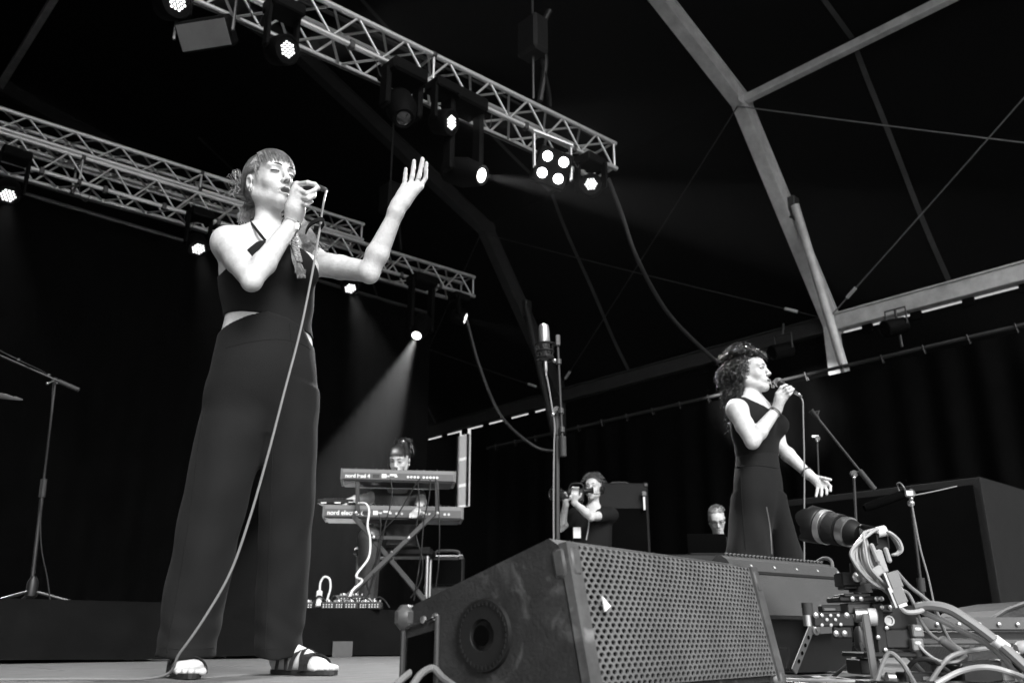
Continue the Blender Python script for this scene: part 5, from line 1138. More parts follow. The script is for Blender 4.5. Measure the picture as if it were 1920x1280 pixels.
# cables of the keyboards
def cable(label, pts, r, m_, cat='cable', group='cables of the keyboard rig', frame='C', nm='cable'):
    return tag(MB().tube(smoothline(pts, 6), r, 6).build(nm, m_, None, frame, True), label, cat, group)
cable('white cable hanging from the controller down to the pedals', [C(672, 943, 6.3), C(686, 944, 6.26), C(692, 958, 6.25), C(689, 985, 6.24), C(694, 1010, 6.24), C(691, 1045, 6.22), C(668, 1078, 6.15), C(679, 1088, 6.1), C(662, 1105, 6.0), C(656, 1118, 5.9)], .008, 'white_plastic')
for k, (pts, lb) in enumerate((([(732, 897), (735, 930), (722, 985), (712, 1030), (700, 1075), (690, 1115)], 'dark cable from the middle of the upper synthesizer down to the pedals'),
    ([(788, 897), (775, 915), (745, 965), (715, 1000), (705, 1050), (688, 1090), (694, 1112)], 'dark cable slanting from the upper synthesizer across the lower keyboard'),
    ([(807, 898), (804, 935), (795, 975), (790, 1030), (783, 1080), (776, 1125)], 'dark cable in the right-hand bunch, left of the others'),
    ([(817, 898), (822, 935), (824, 1000), (822, 1060), (817, 1100)], 'dark cable hanging farthest right from the upper synthesizer'),
    ([(783, 900), (786, 950), (780, 1000), (792, 1050), (788, 1090), (770, 1120)], 'dark cable looping beside the right leg of the stand'),
    ([(710, 962), (714, 985), (708, 1030), (702, 1075), (692, 1110)], 'dark cable from the power socket of the lower keyboard'))):
    cable(lb, [C(u, v, 6.27+.01*k-(.3 if i == len(pts)-1 else 0)) for i, (u, v) in enumerate(pts)], .005, 'cable_black')
# pedals
def pedal(label, u, D, w_=.07, dp=.11, h=.045, z0=None, light=False):
    z0 = RZ+.004 if z0 is None else z0; c = np.array([C(u, 1130, D)[0], D, z0]); r_ = croot('effect_pedal', label, 'pedal', c, 'effect pedals on the riser')
    MB().box(c+np.array([0, 0, h/2]), (w_, dp, h), bev=.006).build('casing', 'white_plastic' if light else 'steel_dark', r_, 'C'); mb = MB()
    for i in range(3): mb.lathe([(0, .008), (.014, .007)], c+np.array([(i-1)*w_*.3, .03, h]), (0, 0, 1), 8)
    mb.build('knobs', 'steel', r_, 'C'); mb = MB()
    for i in range(4):
        for j in range(2): mb.box(c+np.array([(i-1.5)*w_*.2, -dp/2-.001, h*.3+j*.014]), (.006, .003, .007))
    mb.build('sockets', 'white', r_, 'C'); MB().lathe([(0, .011), (.01, .011), (.014, .008)], c+np.array([0, -.03, h]), (0, 0, 1), 10).build('footswitch', 'steel', r_, 'C', True)
pw = ['effect pedal at the left end of the row, beside the white adapter', 'second effect pedal, right of the white adapter', 'effect pedal in the middle of the row', 'effect pedal where the white cable lands', 'effect pedal under the dark cable bunch', 'last effect pedal at the right of the row']
for k, (u, D) in enumerate(((580, 5.95), (618, 5.9), (637, 5.92), (660, 5.9), (686, 5.93), (703, 5.9))): pedal(pw[k], u, D, .08+.01*(k % 2))
pb = [pedal(l_, u, 6.15, .1, .1, .05, RZ+.05) for u, l_ in ((645, 'raised effect pedal in the back row, left one'), (668, 'raised effect pedal in the back row, right one'))]
bd2 = tag(MB().box((C(657, 1120, 6.15)[0], 6.15, RZ+.026), (.34, .14, .045), bev=.004).build('pedal_board', 'plastic', None, 'C'), 'low black board lifting the back row of pedals', 'board')
pedal('pale box with a cable plugged in on the right of the pedals', 692, 6.05, .1, .08, .06, RZ+.004, True)
ad = croot('power_adapter', 'white upright power adapter with a looping white cord', 'adapter', (C(598, 1130, 5.9)[0], 5.9, RZ)); ca = C(598, 1126, 5.9); ca[2] = RZ+.07
MB().box(ca, (.036, .03, .1), bev=.006).build('casing', 'white_plastic', ad, 'C'); MB().tube(smoothline([ca+np.array([0, 0, .05]), ca+np.array([.002, 0, .1]), ca+np.array([.025, 0, .135]), ca+np.array([.06, 0, .12]), ca+np.array([.068, 0, .06]), ca+np.array([.055, 0, .0]), ca+np.array([.052, 0, -.06])], 6), .007, 8).build('cord', 'white_plastic', ad, 'C', True)
for k in range(5):
    u = 585+28*k; cable(['black patch lead left of the adapter', 'black patch lead behind the adapter', 'black patch lead between the middle pedals', 'black patch lead under the white cable', 'black patch lead at the right pedals'][k], [np.array([C(u+du, 1130, 5.86)[0], 5.86+.05*random.random(), RZ+zz]) for du, zz in ((0, .02), (10, .07+.03*random.random()), (22, .06), (32, .015))], .005, 'cable_black')
# stool behind, amplifiers upstage
sb = croot('piano_bench', 'dark bench of the keyboard player behind the crossed legs', 'bench', (x0, DK+.12, RZ)); MB().box((x0, DK+.12, RZ+.45), (.6, .32, .07), bev=.02).build('seat', 'plastic', sb, 'C')
for sx in (-1, 1):
    for sy in (-1, 1): rod('leg', (x0+sx*.26, DK+.12+sy*.13, RZ), (x0+sx*.26, DK+.12+sy*.13, RZ+.42), .015, 'steel', sb, 'C')
def cabinet(label, c, size, m_='plastic', grille=True, group=None, nm='amplifier', cat='amplifier'):
    r_ = croot(nm, label, cat, c, group); MB().box(np.asarray(c)+np.array([0, 0, size[2]/2]), size, bev=.012).build('cabinet', m_, r_, 'C')
    if grille: MB().box(np.asarray(c)+np.array([0, -size[1]/2-.003, size[2]*.45]), (size[0]*.9, .008, size[2]*.78)).build('grille_cloth', 'drape', r_, 'C')
    for s in (-1, 1): MB().box(np.asarray(c)+np.array([s*(size[0]/2-.02), -size[1]/2+.005, size[2]-.02]), (.045, .03, .045), bev=.01).build('corner_protector', 'steel_dark', r_, 'C')
    MB().tube(smoothline([np.asarray(c)+np.array([-.1, 0, size[2]]), np.asarray(c)+np.array([-.08, 0, size[2]+.04]), np.asarray(c)+np.array([.08, 0, size[2]+.04]), np.asarray(c)+np.array([.1, 0, size[2]])], 4), .012, 6).build('carry_handle', 'rubber', r_, 'C', True)
zr = RZ
cabinet('dark combo amplifier right of the keyboard stand', (C(838, 1050, 7.35)[0], 7.35, zr+.22), (.28, .25, .24)); cabinet('dark cabinet under the combo amplifier', (C(838, 1090, 7.35)[0], 7.35, zr), (.34, .3, .215), grille=False)
cabinet('tall black loudspeaker cabinet behind the camera operator', (C(1165, 1000, 9.3)[0], 9.3, 0), (.52, .5, 1.62), 'cabinet_black', True, None, 'loudspeaker_cabinet', 'loudspeaker')
cl_ = np.array([C(1207, 925, 9.0)[0], 9.0, 1.5]); lt_ = croot('clamp_lamp', 'small pale clamp on the corner of the tall cabinet', 'clamp', cl_); MB().box(cl_, (.05, .05, .05), bev=.01).build('head', 'flood_glass', lt_, 'C'); MB().box(cl_-np.array([0, 0, .09]), (.018, .018, .14)).build('stem', 'alu_dull', lt_, 'C')
# big side-fill stack at the right
Xc, Yc = 5.9, 2.08; sf = root('loudspeaker_stack', 'huge black side-fill loudspeaker at the right behind the microphone stands', 'loudspeaker', (Xc+.5, Yc+.8, 0))
MB().box((Xc+.45, Yc+.75, .535), (.9, 1.5, 1.07), bev=.004).build('cabinet', 'cabinet_black', sf); MB().box((Xc-.004, Yc+.75, .55), (.012, 1.4, .95)).build('grille_cloth', 'drape', sf); MB().box((Xc+.45, Yc+.75, 1.078), (.86, 1.46, .012)).build('top_cloth', 'drape', sf)
# screen in front of the bowed man
sc_ = croot('screen', 'black laptop screen hiding the bowed man from the chin down', 'screen', C(1325, 1040, 8.25)); MB().box(C(1325, 1018, 8.25), (.36, .02, .17), bev=.004).build('panel', 'drape', sc_, 'C'); MB().box(C(1325, 1039, 8.38), (.36, .26, .02), bev=.004).build('keyboard_half', 'plastic', sc_, 'C')
tb_ = croot('mixing_desk', 'dark mixing desk table under the laptop', 'desk', (C(1325, 1040, 8.4)[0], 8.4, 0)); zt_ = C(1325, 1041, 8.38)[2]-.012; MB().box((C(1325, 1040, 8.4)[0], 8.42, zt_-.05), (1.1, .6, .1), bev=.01).build('desk_top', 'plastic', tb_, 'C'); MB().box((C(1325, 1040, 8.4)[0], 8.14, zt_/2-.05), (1.1, .01, zt_-.1)).build('front_cloth', 'drape', tb_, 'C')

# ---- microphone stands
def mic_stand(label, base, top, D, boom=None, clutch=.5, r=.009, m_='stand', z0=0., legs=True, group='microphone stands', bm='stand'):
    b = np.array([C(*base, D)[0], D, z0]); t = C(*top, D); rt = croot('microphone_stand', label, 'stand', b, group)
    MB().tube([b+np.array([0, 0, .02]), b+(t-b)*clutch], r*1.25, 10).build('lower_tube', m_, rt, 'C', True); MB().tube([b+(t-b)*clutch, t], r*.8, 10).build('upper_tube', m_, rt, 'C', True)
    MB().tube([b+(t-b)*(clutch-.035), b+(t-b)*(clutch+.045)], r*2., 12).build('clutch', 'rubber', rt, 'C', True)
    if legs:
        MB().lathe([(0, r*1.5), (.02, .032), (.1, .03), (.13, r*1.6)], b+np.array([0, 0, .04]), (0, 0, 1), 12).build('hub', 'plastic', rt, 'C', True)
        for a in (0.2, 2.3, 4.4): e = b+np.array([math.cos(a)*.3, math.sin(a)*.3, .01]); MB().tube([b+np.array([0, 0, .09]), e], .008, 8).build('leg', m_, rt, 'C', True); MB().sphere(e, .015).build('rubber_foot', 'rubber', rt, 'C', True)
    MB().lathe([(-.012, .02), (.012, .02)], t, (0, 1, 0), 12).build('swivel', 'steel_dark', rt, 'C', True)
    mb = MB().tube([t+np.array([.0, -.012, 0]), t+np.array([-.02, -.05, -.03])], .005, 6); mb.sphere(t+np.array([-.02, -.05, -.03]), .009); mb.build('thumb_screw', 'steel', rt, 'C', True)
    if boom:
        p0, p1 = C(*boom[0]), C(*boom[1]); MB().tube([p0, p1], r*.75, 10).build('boom', bm, rt, 'C', True); d = nrm(p0-p1)
        MB().tube([p0-d*.13, p0+d*.0], r*1.6, 10).build('boom_weight', 'rubber', rt, 'C', True)
    return rt, t
m1, t1 = mic_stand('tall microphone stand on the left riser with its boom leaning over the drums', (57, 1120), (104, 714), 5.3, ((148, 731, 5.3), (-60, 640, 5.1)), .5, z0=RZ)
cable('thin cable along the left microphone stand', [C(-20, 648, 5.1), C(35, 675, 5.15), C(92, 705, 5.28), C(98, 740, 5.27), C(88, 850, 5.27), C(77, 930, 5.27), C(77, 1020, 5.25), C(88, 1080, 5.22), C(94, 1125, 5.2)], .004, 'cable_black', group='cables on the stands')
MB().box(C(35, 674, 5.14), (.012, .012, .012)).build('cable_clip', 'steel', m1, 'C'); MB().box(C(92, 703, 5.27), (.014, .014, .014)).build('cable_clip', 'steel', m1, 'C')
cy = croot('cymbal', 'dark cymbal edge peeping in at the left', 'cymbal', C(-20, 742, 5.6)); MB().lathe([(0, .2), (.006, .19), (.03, .06), (.045, .03), (.05, .003)], C(-20, 742, 5.6), (.15, -.25, 1), 28).build('bow', 'drape', cy, 'C', True); rod('stand_pole', C(-20, 742, 5.6), (C(-20, 742, 5.6)[0], 5.6, RZ), .011, 'stand', cy, 'C')
# centre stand with condenser microphone
D3 = 4.0; Km = lambda u, v, dy=0.: C(u, v, D3+dy)
m2, t2 = mic_stand('slim microphone stand in the centre carrying the studio condenser microphone', (1046, 1195), (1044, 770), D3, None, .93, .0095, group='microphone stands')
bar('extension', Km(1056, 855, -.03), Km(1046, 650, -.03), .012, .012, 'stand', m2); MB().tube([Km(1056, 855, -.03), Km(1055, 818, -.03)], .016, 10).build('boom_weight', 'rubber', m2, 'C', True)
for v in (805, 770, 678): MB().lathe([(-.012, .014), (.012, .014)], Km(1046+10*(v-650)/205, v, -.03), (0, 0, 1), 12).build('tube_collar', 'steel_dark', m2, 'C', True)
MB().box(Km(1046, 638, -.03), (.022, .02, .055), bev=.004).build('swivel_block', 'corner', m2, 'C'); MB().sphere(Km(1040, 676, -.03), .011).build('thumb_screw', 'steel', m2, 'C', True)
cm = croot('condenser_microphone', 'silver studio condenser microphone in a shock mount on the centre stand', 'microphone', Km(1022, 690))
ax_ = nrm(Km(1019, 607)-Km(1022, 672)); pB = Km(1021.5, 655)
def flat_mic(P0, h, w_, dp): 
    out = []
    for k in range(16): a = 2*math.pi*k/16; c_, s_ = math.cos(a), math.sin(a); out.append(P0+np.array([math.copysign(abs(c_)**.6, c_)*w_, math.copysign(abs(s_)**.6, s_)*dp, 0]))
    return out
mb = MB(); mb.tube([pB, pB+ax_*.03], [.024, .026], 18).build('microphone_body', 'steel_dark', cm, 'C', True)
mb = MB(); rings = [(.03, .026), (.034, .028), (.105, .026), (.122, .022), (.126, .014)]; mb.tube([pB+ax_*t for t, _ in rings], [q for _, q in rings], 20).build('microphone_grille', 'mic_mesh', cm, 'C', True)
MB().box(pB+ax_*.078+np.array([.0, -.0, 0]), (.006, .06, .09)).build('grille_rib', 'steel', cm, 'C'); MB().lathe([(0, .018), (.02, .025), (.05, .026)], pB-ax_*.05, ax_, 18).build('lower_body', 'corner', cm, 'C', True)
for k, (t, rr_) in enumerate(((.022, .047), (-.012, .04), (-.045, .036))): ring_at(cm, 'shock_ring', pB+ax_*t, pB+ax_*(t+.1), rr_, .006 if k < 2 else .009, 'plastic')
mb = MB()
for k in range(10): a = k*math.pi/5; mb.tube([pB+ax_*.022+np.array([math.cos(a)*.046, math.sin(a)*.046, 0]), pB-ax_*.045+np.array([math.cos(a+.5)*.035, math.sin(a+.5)*.035, 0])], .0022, 5)
mb.build('elastic_cords', 'rubber', cm, 'C'); MB().tube([pB+ax_*.022+np.array([.045, 0, 0]), Km(1046, 638, -.03)], .007, 8).build('mount_arm', 'steel_dark', cm, 'C', True)
MB().lathe([(0, .0095), (.045, .0095), (.05, .007), (.07, .005)], pB-ax_*.06, -ax_, 12).build('plug', 'steel', cm, 'C', True)
cable('grey microphone cable running down the centre stand', [pB-ax_*.125, Km(1028, 720, -.01), Km(1036, 770, -.02), Km(1040, 800, -.02), Km(1039, 830, -.02), Km(1038, 900, -.02), Km(1038, 1000, -.02), Km(1040, 1100, -.02), np.array([Km(1042, 1190)[0], D3-.02, .006])], .0042, 'cable_grey', group='cables on the stands')
# right-hand stands
m3, t3 = mic_stand('microphone stand right of the far singer with a long slanting boom', (1612, 1195), (1601, 888), 5.0, ((1640, 917, 4.98), (1524, 772, 4.98)), .42, .0095)
MB().lathe([(0, .012), (.05, .014), (.06, .018)], C(1534, 784, 4.98), C(1518, 767, 4.98)-C(1534, 784, 4.98), 12).build('microphone_clip', 'plastic', m3, 'C', True); MB().tube([C(1528, 772, 4.98), C(1536, 770, 4.98), C(1533, 778, 4.98)], .005, 6).build('cable_clip', 'rubber', m3, 'C')
m4, t4 = mic_stand('microphone stand at the far right holding a shotgun microphone', (1738, 1195), (1706, 925), 3.9, None, .45, .0085)
sg = croot('shotgun_microphone', 'long black microphone clamped across the far right stand', 'microphone', C(1690, 925, 3.88)); MB().lathe([(0, .016), (.02, .02), (.2, .02), (.22, .014)], C(1706, 922, 3.86), C(1650, 942, 3.86)-C(1706, 922, 3.86), 14).build('windshield', 'drape', sg, 'C', True); ring_at(sg, 'clamp_ring', C(1690, 916, 3.86), C(1640, 935, 3.86), .028, .004, 'grille'); MB().box(C(1703, 925, 3.85), (.04, .03, .03), bev=.006).build('clamp', 'steel', sg, 'C'); MB().sphere(C(1708, 943, 3.86), .016).build('thumb_screw', 'steel', sg, 'C', True)
cable('thin pale rod pointing right from the far right stand', [C(1708, 929, 3.86), C(1750, 921, 3.9), C(1794, 911, 3.95)], .003, 'cable_grey', 'rod', 'cables on the stands', nm='antenna_rod')
cable('cable along the far right stand', [C(1708, 935, 3.85), C(1716, 980, 3.84), C(1726, 1030, 3.83), C(1740, 1080, 3.82), C(1752, 1135, 3.8), C(1765, 1190, 3.75)], .004, 'cable_grey', group='cables on the stands')
m5, t5 = mic_stand('faint unlit microphone stand between the far singer and the slanting boom', (1545, 1195), (1532, 822), 6.4, None, .6, .008); MB().box(C(1528, 818, 6.4), (.05, .02, .015)).build('cable_clip', 'steel', m5, 'C')

# ---- remote-controlled camera on a slider in the right foreground
DR = 2.4
R = lambda u, v, dy=0.: C(u, v, DR+dy)
rg = croot('robotic_camera', 'remote-controlled camera with a long lens on a slider rig, cables bunched behind it', 'camera', (R(1630, 1200)[0], DR, 0))
def cbox(nm, u0, v0, u1, v1, dy, dep, m_, par=None, bev=.003):
    a, b = R(u0, v1, dy), R(u1, v0, dy); c = (a+b)/2; return MB().box(c+np.array([0, dep/2, 0]), (abs(b[0]-a[0]), dep, abs(b[2]-a[2])), bev=min(bev, abs(b[2]-a[2])*.3, abs(b[0]-a[0])*.3)).build(nm, m_, par or rg, 'C')
la, lb = R(1612, 1001, .0), R(1522, 982, .13); ld = nrm(lb-la); LL = np.linalg.norm(lb-la); q = LL/1.
lens = MB().lathe([(0, .024), (q*.12, .034), (q*.2, .036), (q*.2, .039), (q*.27, .039), (q*.27, .036), (q*.36, .037), (q*.36, .042), (q*.6, .043), (q*.62, .046), (q*.78, .047), (q*.8, .05), (q*.99, .052), (q, .05), (q*.99, .046), (q*.82, .043)], la, ld, 28).build('lens', 'plastic', rg, 'C', True)
for t, rr_, wd_ in ((.235, .0398, .1), (.31, .0382, .06), (.7, .0478, .1), (.64, .0468, .03)): MB().lathe([(0, rr_), (q*wd_, rr_)], la+ld*q*(t-wd_/2), ld, 28).build('lens_ring', 'steel' if t != .7 else 'alu', lens, 'C', True)
mb = MB()
for k in range(9): mb.lathe([(0, .0436), (q*.012, .0436)], la+ld*q*(.385+.024*k), ld, 28)
rb = mb.build('focus_ribs', 'rubber', lens, 'C', True); rb['kind'] = 'stuff'
MB().disc(la+ld*q*.84, ld, .0425, 24).build('front_glass', 'glass', lens, 'C')
for k in range(4):                         # petals of the lens hood
    a = k*math.pi/2+.4; e1, e2, _ = basis(ld); P = []
    for t in np.linspace(-.55, .55, 7): o_ = e1*math.cos(a+t)+e2*math.sin(a+t); P.append((o_, q*(1.0+.12*math.cos(t/.55*math.pi/2))))
    V = [la+o_*.0515+ld*q*.97 for o_, _ in P]+[la+o_*.053+ld*h for o_, h in P]; mesh_obj('hood_petal', c2w(np.array(V)), [(i, i+1, 8+i, 7+i) for i in range(6)], 'plastic', lens)
MB().box(R(1622, 1004, -.01), (.05, .07, .05), nrm(-ld*np.array([1, 1, 1])), (0, 1, 0), bev=.006).build('camera_body', 'plastic', rg, 'C')
MB().box(R(1640, 1012, .0), (.06, .05, .06), bev=.006).build('camera_back', 'plastic', rg, 'C')
for k in range(4): MB().box(R(1612+3*k, 1000+1.5*k, -.03), (.002, .01, .028), (1, 0, .3), (0, 1, 0)).build('cooling_fin', 'steel_dark', rg, 'C')
# pan-tilt head
cbox('tilt_block', 1580, 1072, 1612, 1098, -.02, .06, 'plastic'); cbox('tilt_bracket', 1583, 1098, 1606, 1104, -.02, .05, 'plastic'); MB().lathe([(0, .012), (.012, .012), (.014, .006)], R(1604, 1082, -.025), (0, -1, 0), 14).build('tilt_knob', 'steel', rg, 'C', True)
MB().lathe([(0, .03), (.02, .03), (.025, .022), (.075, .02)], R(1614, 1110, .02), (0, 0, 1), 16).build('pan_column', 'steel_dark', rg, 'C', True); MB().box(R(1630, 1055, .015), (.04, .03, .14), (1, 0, .1), (0, 1, 0), bev=.004).build('tilt_arm', 'plastic', rg, 'C')
cbox('top_plate', 1574, 1117, 1655, 1127, -.03, .1, 'plastic'); cbox('clamp_plate', 1583, 1112, 1632, 1118, -.035, .08, 'steel_dark')
for u in (1598, 1614, 1643, 1652): MB().lathe([(0, .006), (.004, .006), (.005, .003)], R(u, 1122, -.031), (0, -1, 0), 10).build('bolt', 'steel', rg, 'C', True)
cbox('name_plate', 1541, 1133, 1577, 1147, -.035, .03, 'plastic'); cbox('printed_strip', 1545, 1139, 1567, 1144, -.0365, .002, 'flood_glass')
cbox('side_plate', 1527, 1149, 1600, 1174, -.04, .012, 'plastic'); cbox('lower_plate', 1564, 1174, 1597, 1196, -.038, .012, 'plastic')
for u, v in ((1530, 1153), (1541, 1153), (1557, 1153), (1571, 1153), (1588, 1153), (1550, 1161), (1566, 1161), (1541, 1171), (1558, 1171), (1576, 1170), (1568, 1187), (1584, 1187)): MB().lathe([(0, .0048 if u not in (1530, 1588, 1568, 1584) else .008), (.003, .004), (.0032, .0008)], R(u, v, -.041), (0, -1, 0), 8).build('bolt', 'steel', rg, 'C', True)
MB().lathe([(0, .011), (.045, .011)], R(1515, 1173, -.03), (0, 0, 1), 14).build('level_screw', 'steel', rg, 'C', True); MB().lathe([(0, .014), (.03, .014)], R(1515, 1152, -.03), (0, 0, 1), 14).build('knob', 'rubber', rg, 'C', True)
cbox('gear_housing', 1590, 1130, 1640, 1150, -.02, .06, 'steel_dark'); MB().lathe([(0, .018), (.05, .018), (.055, .012)], R(1603, 1152, -.02), (1, -.2, 0), 16).build('drive_shaft', 'steel', rg, 'C', True); MB().lathe([(0, .022), (.02, .022)], R(1627, 1156, -.03), (1, -.2, 0), 16).build('drive_gear', 'alu_dull', rg, 'C', True)
bar('pale_leg', R(1622, 1150, -.06), np.array([R(1640, 1262, -.06)[0], DR-.06, .004]), .02, .006, 'flood_glass', rg)
cbox('motor_housing', 1653, 1134, 1716, 1180, -.02, .09, 'plastic'); cbox('motor_plate', 1650, 1133, 1674, 1148, -.035, .014, 'steel_dark'); cbox('lower_motor', 1655, 1179, 1713, 1215, -.03, .09, 'gloss'); cbox('spine_plate', 1647, 1130, 1655, 1225, -.035, .08, 'plastic')
for u, v in ((1653, 1138), (1668, 1138), (1646, 1194), (1660, 1218), (1662, 1177)): MB().lathe([(0, .006), (.004, .005), (.005, .002)], R(u, v, -.037), (0, -1, 0), 10).build('bolt', 'steel', rg, 'C', True)
MB().lathe([(0, .013), (.01, .013), (.01, .009), (.006, .008)], R(1665, 1163, -.022), (0, -1, 0), 18).build('lock_knob', 'steel', rg, 'C', True)
cbox('base_plate', 1620, 1222, 1720, 1232, -.04, .16, 'plastic'); cbox('foot_block', 1615, 1235, 1650, 1264, -.02, .1, 'plastic')
# slider rail along the floor
rl = croot('slider_rail', 'long grey slider rail with screw heads running off the right edge', 'rail', (R(1830, 1200)[0], DR+.06, 0))
a, b = R(1712, 1169, .02), R(1990, 1172, .02); b[2] = a[2]; MB().box((a+b)/2+np.array([0, .03, 0]), (b[0]-a[0], .06, .034), bev=.004).build('rail_top', 'rail', rl, 'C'); MB().box((a+b)/2+np.array([0, .035, -.028]), (b[0]-a[0]-.02, .04, .016)).build('rail_web', 'plastic', rl, 'C'); MB().box((a+b)/2+np.array([0, .03, -.045]), (b[0]-a[0], .06, .012), bev=.003).build('rail_bottom', 'rail', rl, 'C')
for u in (1757, 1798, 1836, 1873, 1908): MB().lathe([(0, .0055), (.004, .005), (.005, .002)], R(u, 1170, .018), (0, -1, 0), 10).build('screw_head', 'steel', rl, 'C', True)
for u in (1765, 1960): MB().box((R(u, 1200, .05)[0], DR+.05, .03), (.05, .06, .06), bev=.004).build('rail_foot', 'plastic', rl, 'C')
# bunched cables of the camera: one bundle with pale tape and connectors
mb = MB(); tie = R(1652, 996, -.05)
for k in range(17):
    t = k/16; sp = random.uniform(-.03, .03)
    P = [tie+np.array([sp*.2, 0, random.uniform(-.008, .008)]), R(1640-14*t-random.uniform(0, 10), 996+3*t, -.07+sp), R(1598+28*t, 1030-8*t+random.uniform(-5, 5), -.08+sp), R(1602+32*t, 1058+random.uniform(-5, 8), -.08+sp), R(1632+24*t, 1092+random.uniform(-4, 4), -.07+sp*.6), R(1668+8*t, 1108+random.uniform(-3, 10), -.06)]
    mb.tube(smoothline(P, 6), .0042, 6)
for k in range(9):
    t = k/8; sp = random.uniform(-.02, .02); P = [tie, R(1668, 997+6*t, -.05+sp), R(1686-6*t, 1012+8*t, -.04+sp), R(1692-8*t, 1030+4*t, -.04+sp), R(1682-10*t, 1040, -.05)]; mb.tube(smoothline(P, 6), .0032, 6)
mb.build('cable_bundle', 'cable_light', rg, 'C', True)
MB().lathe([(-.012, .014), (.012, .014)], tie, (1, 0, .2), 12).build('cable_tie', 'white_plastic', rg, 'C', True)
for (u, v, w_, h_, an) in ((1640, 1036, .012, .05, .3), (1652, 1052, .02, .06, .2), (1647, 1070, .035, .025, .5), (1664, 1040, .012, .04, .2)): MB().box(R(u, v, -.085), (w_, .012, h_), (math.cos(an), 0, math.sin(an)), (0, 1, 0), (-math.sin(an), 0, math.cos(an)), bev=.004).build('pale_tape', 'cable_light', rg, 'C')
for (u, v) in ((1676, 1088), (1684, 1116)):
    an = .28; X_ = np.array([math.cos(an), 0, math.sin(an)]); Z_ = np.array([-math.sin(an), 0, math.cos(an)]); c = R(u, v, -.09)
    sh = MB().box(c, (.034, .016, .044), X_, (0, 1, 0), Z_, bev=.004).build('plug_connector', 'cable_grey', rg, 'C'); MB().box(c-Z_*.024, (.022, .012, .008), X_, (0, 1, 0), Z_).build('plug_shell', 'white_plastic', sh, 'C'); MB().box(c-X_*.019, (.005, .018, .05), X_, (0, 1, 0), Z_).build('plug_screw', 'steel', sh, 'C')
cab_ = lambda lb, P, r, m_, nm='cable': tag(MB().tube(smoothline([np.array([p[0], p[1], max(p[2], r)]) for p in P], 7), r, 8).build(nm, m_, None, 'C', True), lb, 'cable', 'cables of the camera rig')
cab_('pale cable curving from the lower plug to the thick snake', [R(1685, 1126, -.09), R(1688, 1138, -.09), R(1700, 1147, -.085), R(1722, 1146, -.08), R(1734, 1140, -.07)], .006, 'cable_light')
cab_('thick braided grey cable snake arching over the rail to the right edge', [R(1718, 1139, -.06), R(1745, 1135, -.08), R(1780, 1142, -.1), R(1815, 1163, -.12), R(1855, 1192, -.14), R(1892, 1222, -.16), R(1935, 1262, -.18)], .0125, 'cable_grey', 'cable_snake')
cab_('second grey cable arching below the thick snake', [R(1728, 1146, -.05), R(1760, 1160, -.07), R(1800, 1180, -.09), R(1845, 1203, -.12), R(1885, 1236, -.14), R(1915, 1275, -.15)], .007, 'cable_light')
tp = R(1875, 1207, -.15); tpr = tag(MB().tube([tp-np.array([.014, 0, -.011]), tp+np.array([.014, 0, -.011])], .0145, 12).build('tape_band', 'white_plastic', None, 'C', True), 'pale tape band wrapped round the thick cable snake', 'tape')
cab_('grey cable rising from the bundle to the snake along the right', [R(1680, 1070, -.06), R(1705, 1098, -.05), R(1730, 1118, -.04), R(1752, 1140, -.03), R(1772, 1185, .0), R(1790, 1215, .02)], .005, 'cable_grey')
cab_('thin cable from the plug down past the motor', [R(1672, 1100, -.07), R(1700, 1110, -.05), R(1715, 1135, -.05), R(1725, 1160, -.05), R(1742, 1185, -.05), R(1768, 1205, -.05), R(1795, 1222, -.03)], .0045, 'cable_grey')
MB().lathe([(0, .006), (.006, .012), (.06, .012), (.066, .005)], R(1762, 1196, -.055), nrm(R(1788, 1208, -.05)-R(1762, 1190, -.055)), 12).build('inline_barrel', 'cable_grey', rg, 'C', True)
for k, (u, v) in enumerate(((1722, 1182), (1722, 1208))): cbox('socket_block', u-9, v-12, u+9, v+12, -.05, .03, 'cable_grey'); cbox('socket_label', u-6, v-7, u+5, v-1, -.0515, .002, 'white_plastic')
fz_ = lambda u, D, z=.008: np.array([C(u, 1250, D)[0], D, z])
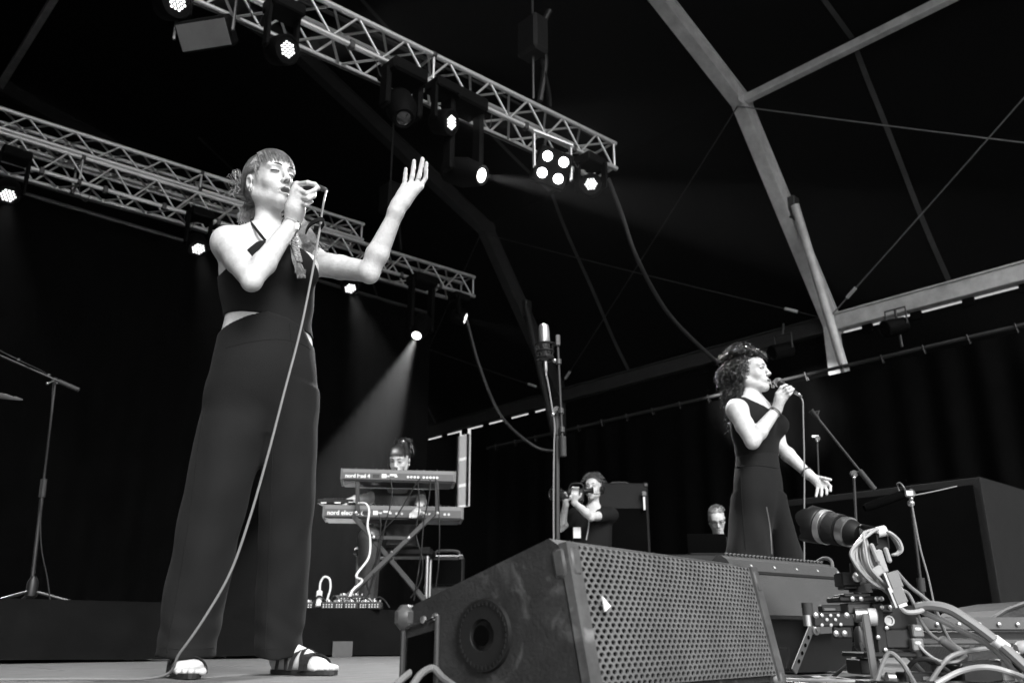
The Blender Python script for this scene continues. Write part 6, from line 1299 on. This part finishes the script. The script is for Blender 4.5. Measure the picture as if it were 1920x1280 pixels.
FL = [([fz_(1440, 2.62), fz_(1500, 2.55), fz_(1545, 2.45), fz_(1600, 2.5), fz_(1660, 2.42)], .007, 'cable_grey', 'grey floor cable running left from the rig past the near wedge'),
      ([fz_(1380, 2.55), fz_(1450, 2.42), fz_(1530, 2.35), fz_(1600, 2.32), fz_(1680, 2.36), fz_(1760, 2.3)], .006, 'cable_grey', 'second grey floor cable nearer to the camera'),
      ([fz_(1400, 2.5), fz_(1495, 2.2), fz_(1540, 2.18), fz_(1580, 2.12), fz_(1620, 2.16), fz_(1660, 2.1), fz_(1760, 1.9)], .005, 'cable_black', 'black cable winding on the boards below the rig'),
      ([fz_(1640, 2.3), R(1665, 1225, -.1), R(1690, 1240, -.12), R(1704, 1262, -.15), fz_(1712, 2.15)], .006, 'cable_grey', 'flat grey cable falling from the rig to the floor'),
      ([fz_(1690, 2.35), R(1712, 1240, -.08), R(1745, 1236, -.1), R(1770, 1252, -.1), fz_(1800, 2.3)], .006, 'cable_black', 'black cable loop right of the pale leg'),
      ([fz_(1740, 2.3), R(1780, 1232, -.1), R(1830, 1218, -.08), R(1880, 1214, -.06), R(1925, 1222, -.05)], .006, 'cable_grey', 'grey cable rising towards the right edge under the snake'),
      ([R(1716, 1200, -.04), R(1735, 1222, -.06), R(1760, 1238, -.08), R(1790, 1240, -.08), R(1812, 1228, -.06)], .004, 'cable_light', 'thin pale cable looping from the socket block'),
      ([R(1726, 1214, -.04), R(1742, 1240, -.06), R(1775, 1248, -.06), fz_(1800, 2.4)], .004, 'cable_black', 'thin black cable looping from the socket block'),
      ([fz_(1540, 2.6), fz_(1610, 2.3), fz_(1700, 2.2), fz_(1790, 2.24), fz_(1880, 2.18), fz_(1960, 2.2)], .006, 'cable_black', 'black cable stretched along the boards to the right edge'),
      ([fz_(1560, 2.6), R(1600, 1238, .12), R(1640, 1225, .12), R(1690, 1222, .1), fz_(1740, 2.5)], .005, 'cable_grey', 'pale cable passing behind the rig base'),
      ([fz_(1750, 2.2), R(1800, 1258, -.2), R(1850, 1250, -.22), R(1900, 1262, -.22), fz_(1950, 2.1)], .0065, 'cable_light', 'light cable in front at the lower right corner')]
for P, r, m_, lb in FL: cab_(lb, P, r, m_)
bx = croot('connector_box', 'black box with a fat round plug at the lower right corner', 'box', (R(1830, 1250, -.1)[0], DR-.1, 0)); c = np.array([R(1826, 1250, -.1)[0], DR-.1, .03]); MB().box(c, (.1, .08, .05), (1, 0, .1), (0, 1, 0), bev=.005).build('casing', 'plastic', bx, 'C'); MB().box(c+np.array([.062, -.01, .006]), (.03, .06, .05), bev=.003).build('end_plate', 'cable_grey', bx, 'C')
MB().lathe([(0, .016), (.02, .018), (.03, .024), (.055, .024), (.06, .016), (.1, .012)], c+np.array([.07, -.035, .012]), (1, -.1, .25), 16).build('round_plug', 'gloss', bx, 'C', True); MB().lathe([(0, .0185), (.01, .0185)], c+np.array([.088, -.037, .016]), (1, -.1, .25), 16).build('plug_ring', 'white_plastic', bx, 'C', True)
pc = croot('plug_connector', 'pale rounded cable plug at the right edge above the floor', 'plug', R(1912, 1215, -.1)); MB().lathe([(0, .012), (.01, .018), (.05, .018), (.06, .01)], R(1905, 1216, -.1), (1, 0, .1), 14).build('shell', 'cable_light', pc, 'C', True); MB().tube(smoothline([R(1912, 1220, -.1), R(1905, 1240, -.12), R(1912, 1262, -.14), R(1930, 1280, -.15)], 6), .006, 8).build('cord', 'cable_light', pc, 'C', True)
bb2 = croot('floor_box', 'low dark box lying under the rig among the cables', 'box', (R(1720, 1240, -.05)[0], DR-.05, 0)); c = np.array([R(1735, 1240, -.05)[0], DR-.05, .016]); MB().box(c, (.14, .06, .026), bev=.004).build('casing', 'plastic', bb2, 'C'); MB().box(c+np.array([0, -.031, .0]), (.05, .002, .008)).build('printed_strip', 'flood_glass', bb2, 'C'); MB().lathe([(0, .012), (.02, .014)], c+np.array([-.09, -.02, 0]), (-1, 0, 0), 12).build('end_plug', 'steel', bb2, 'C', True)
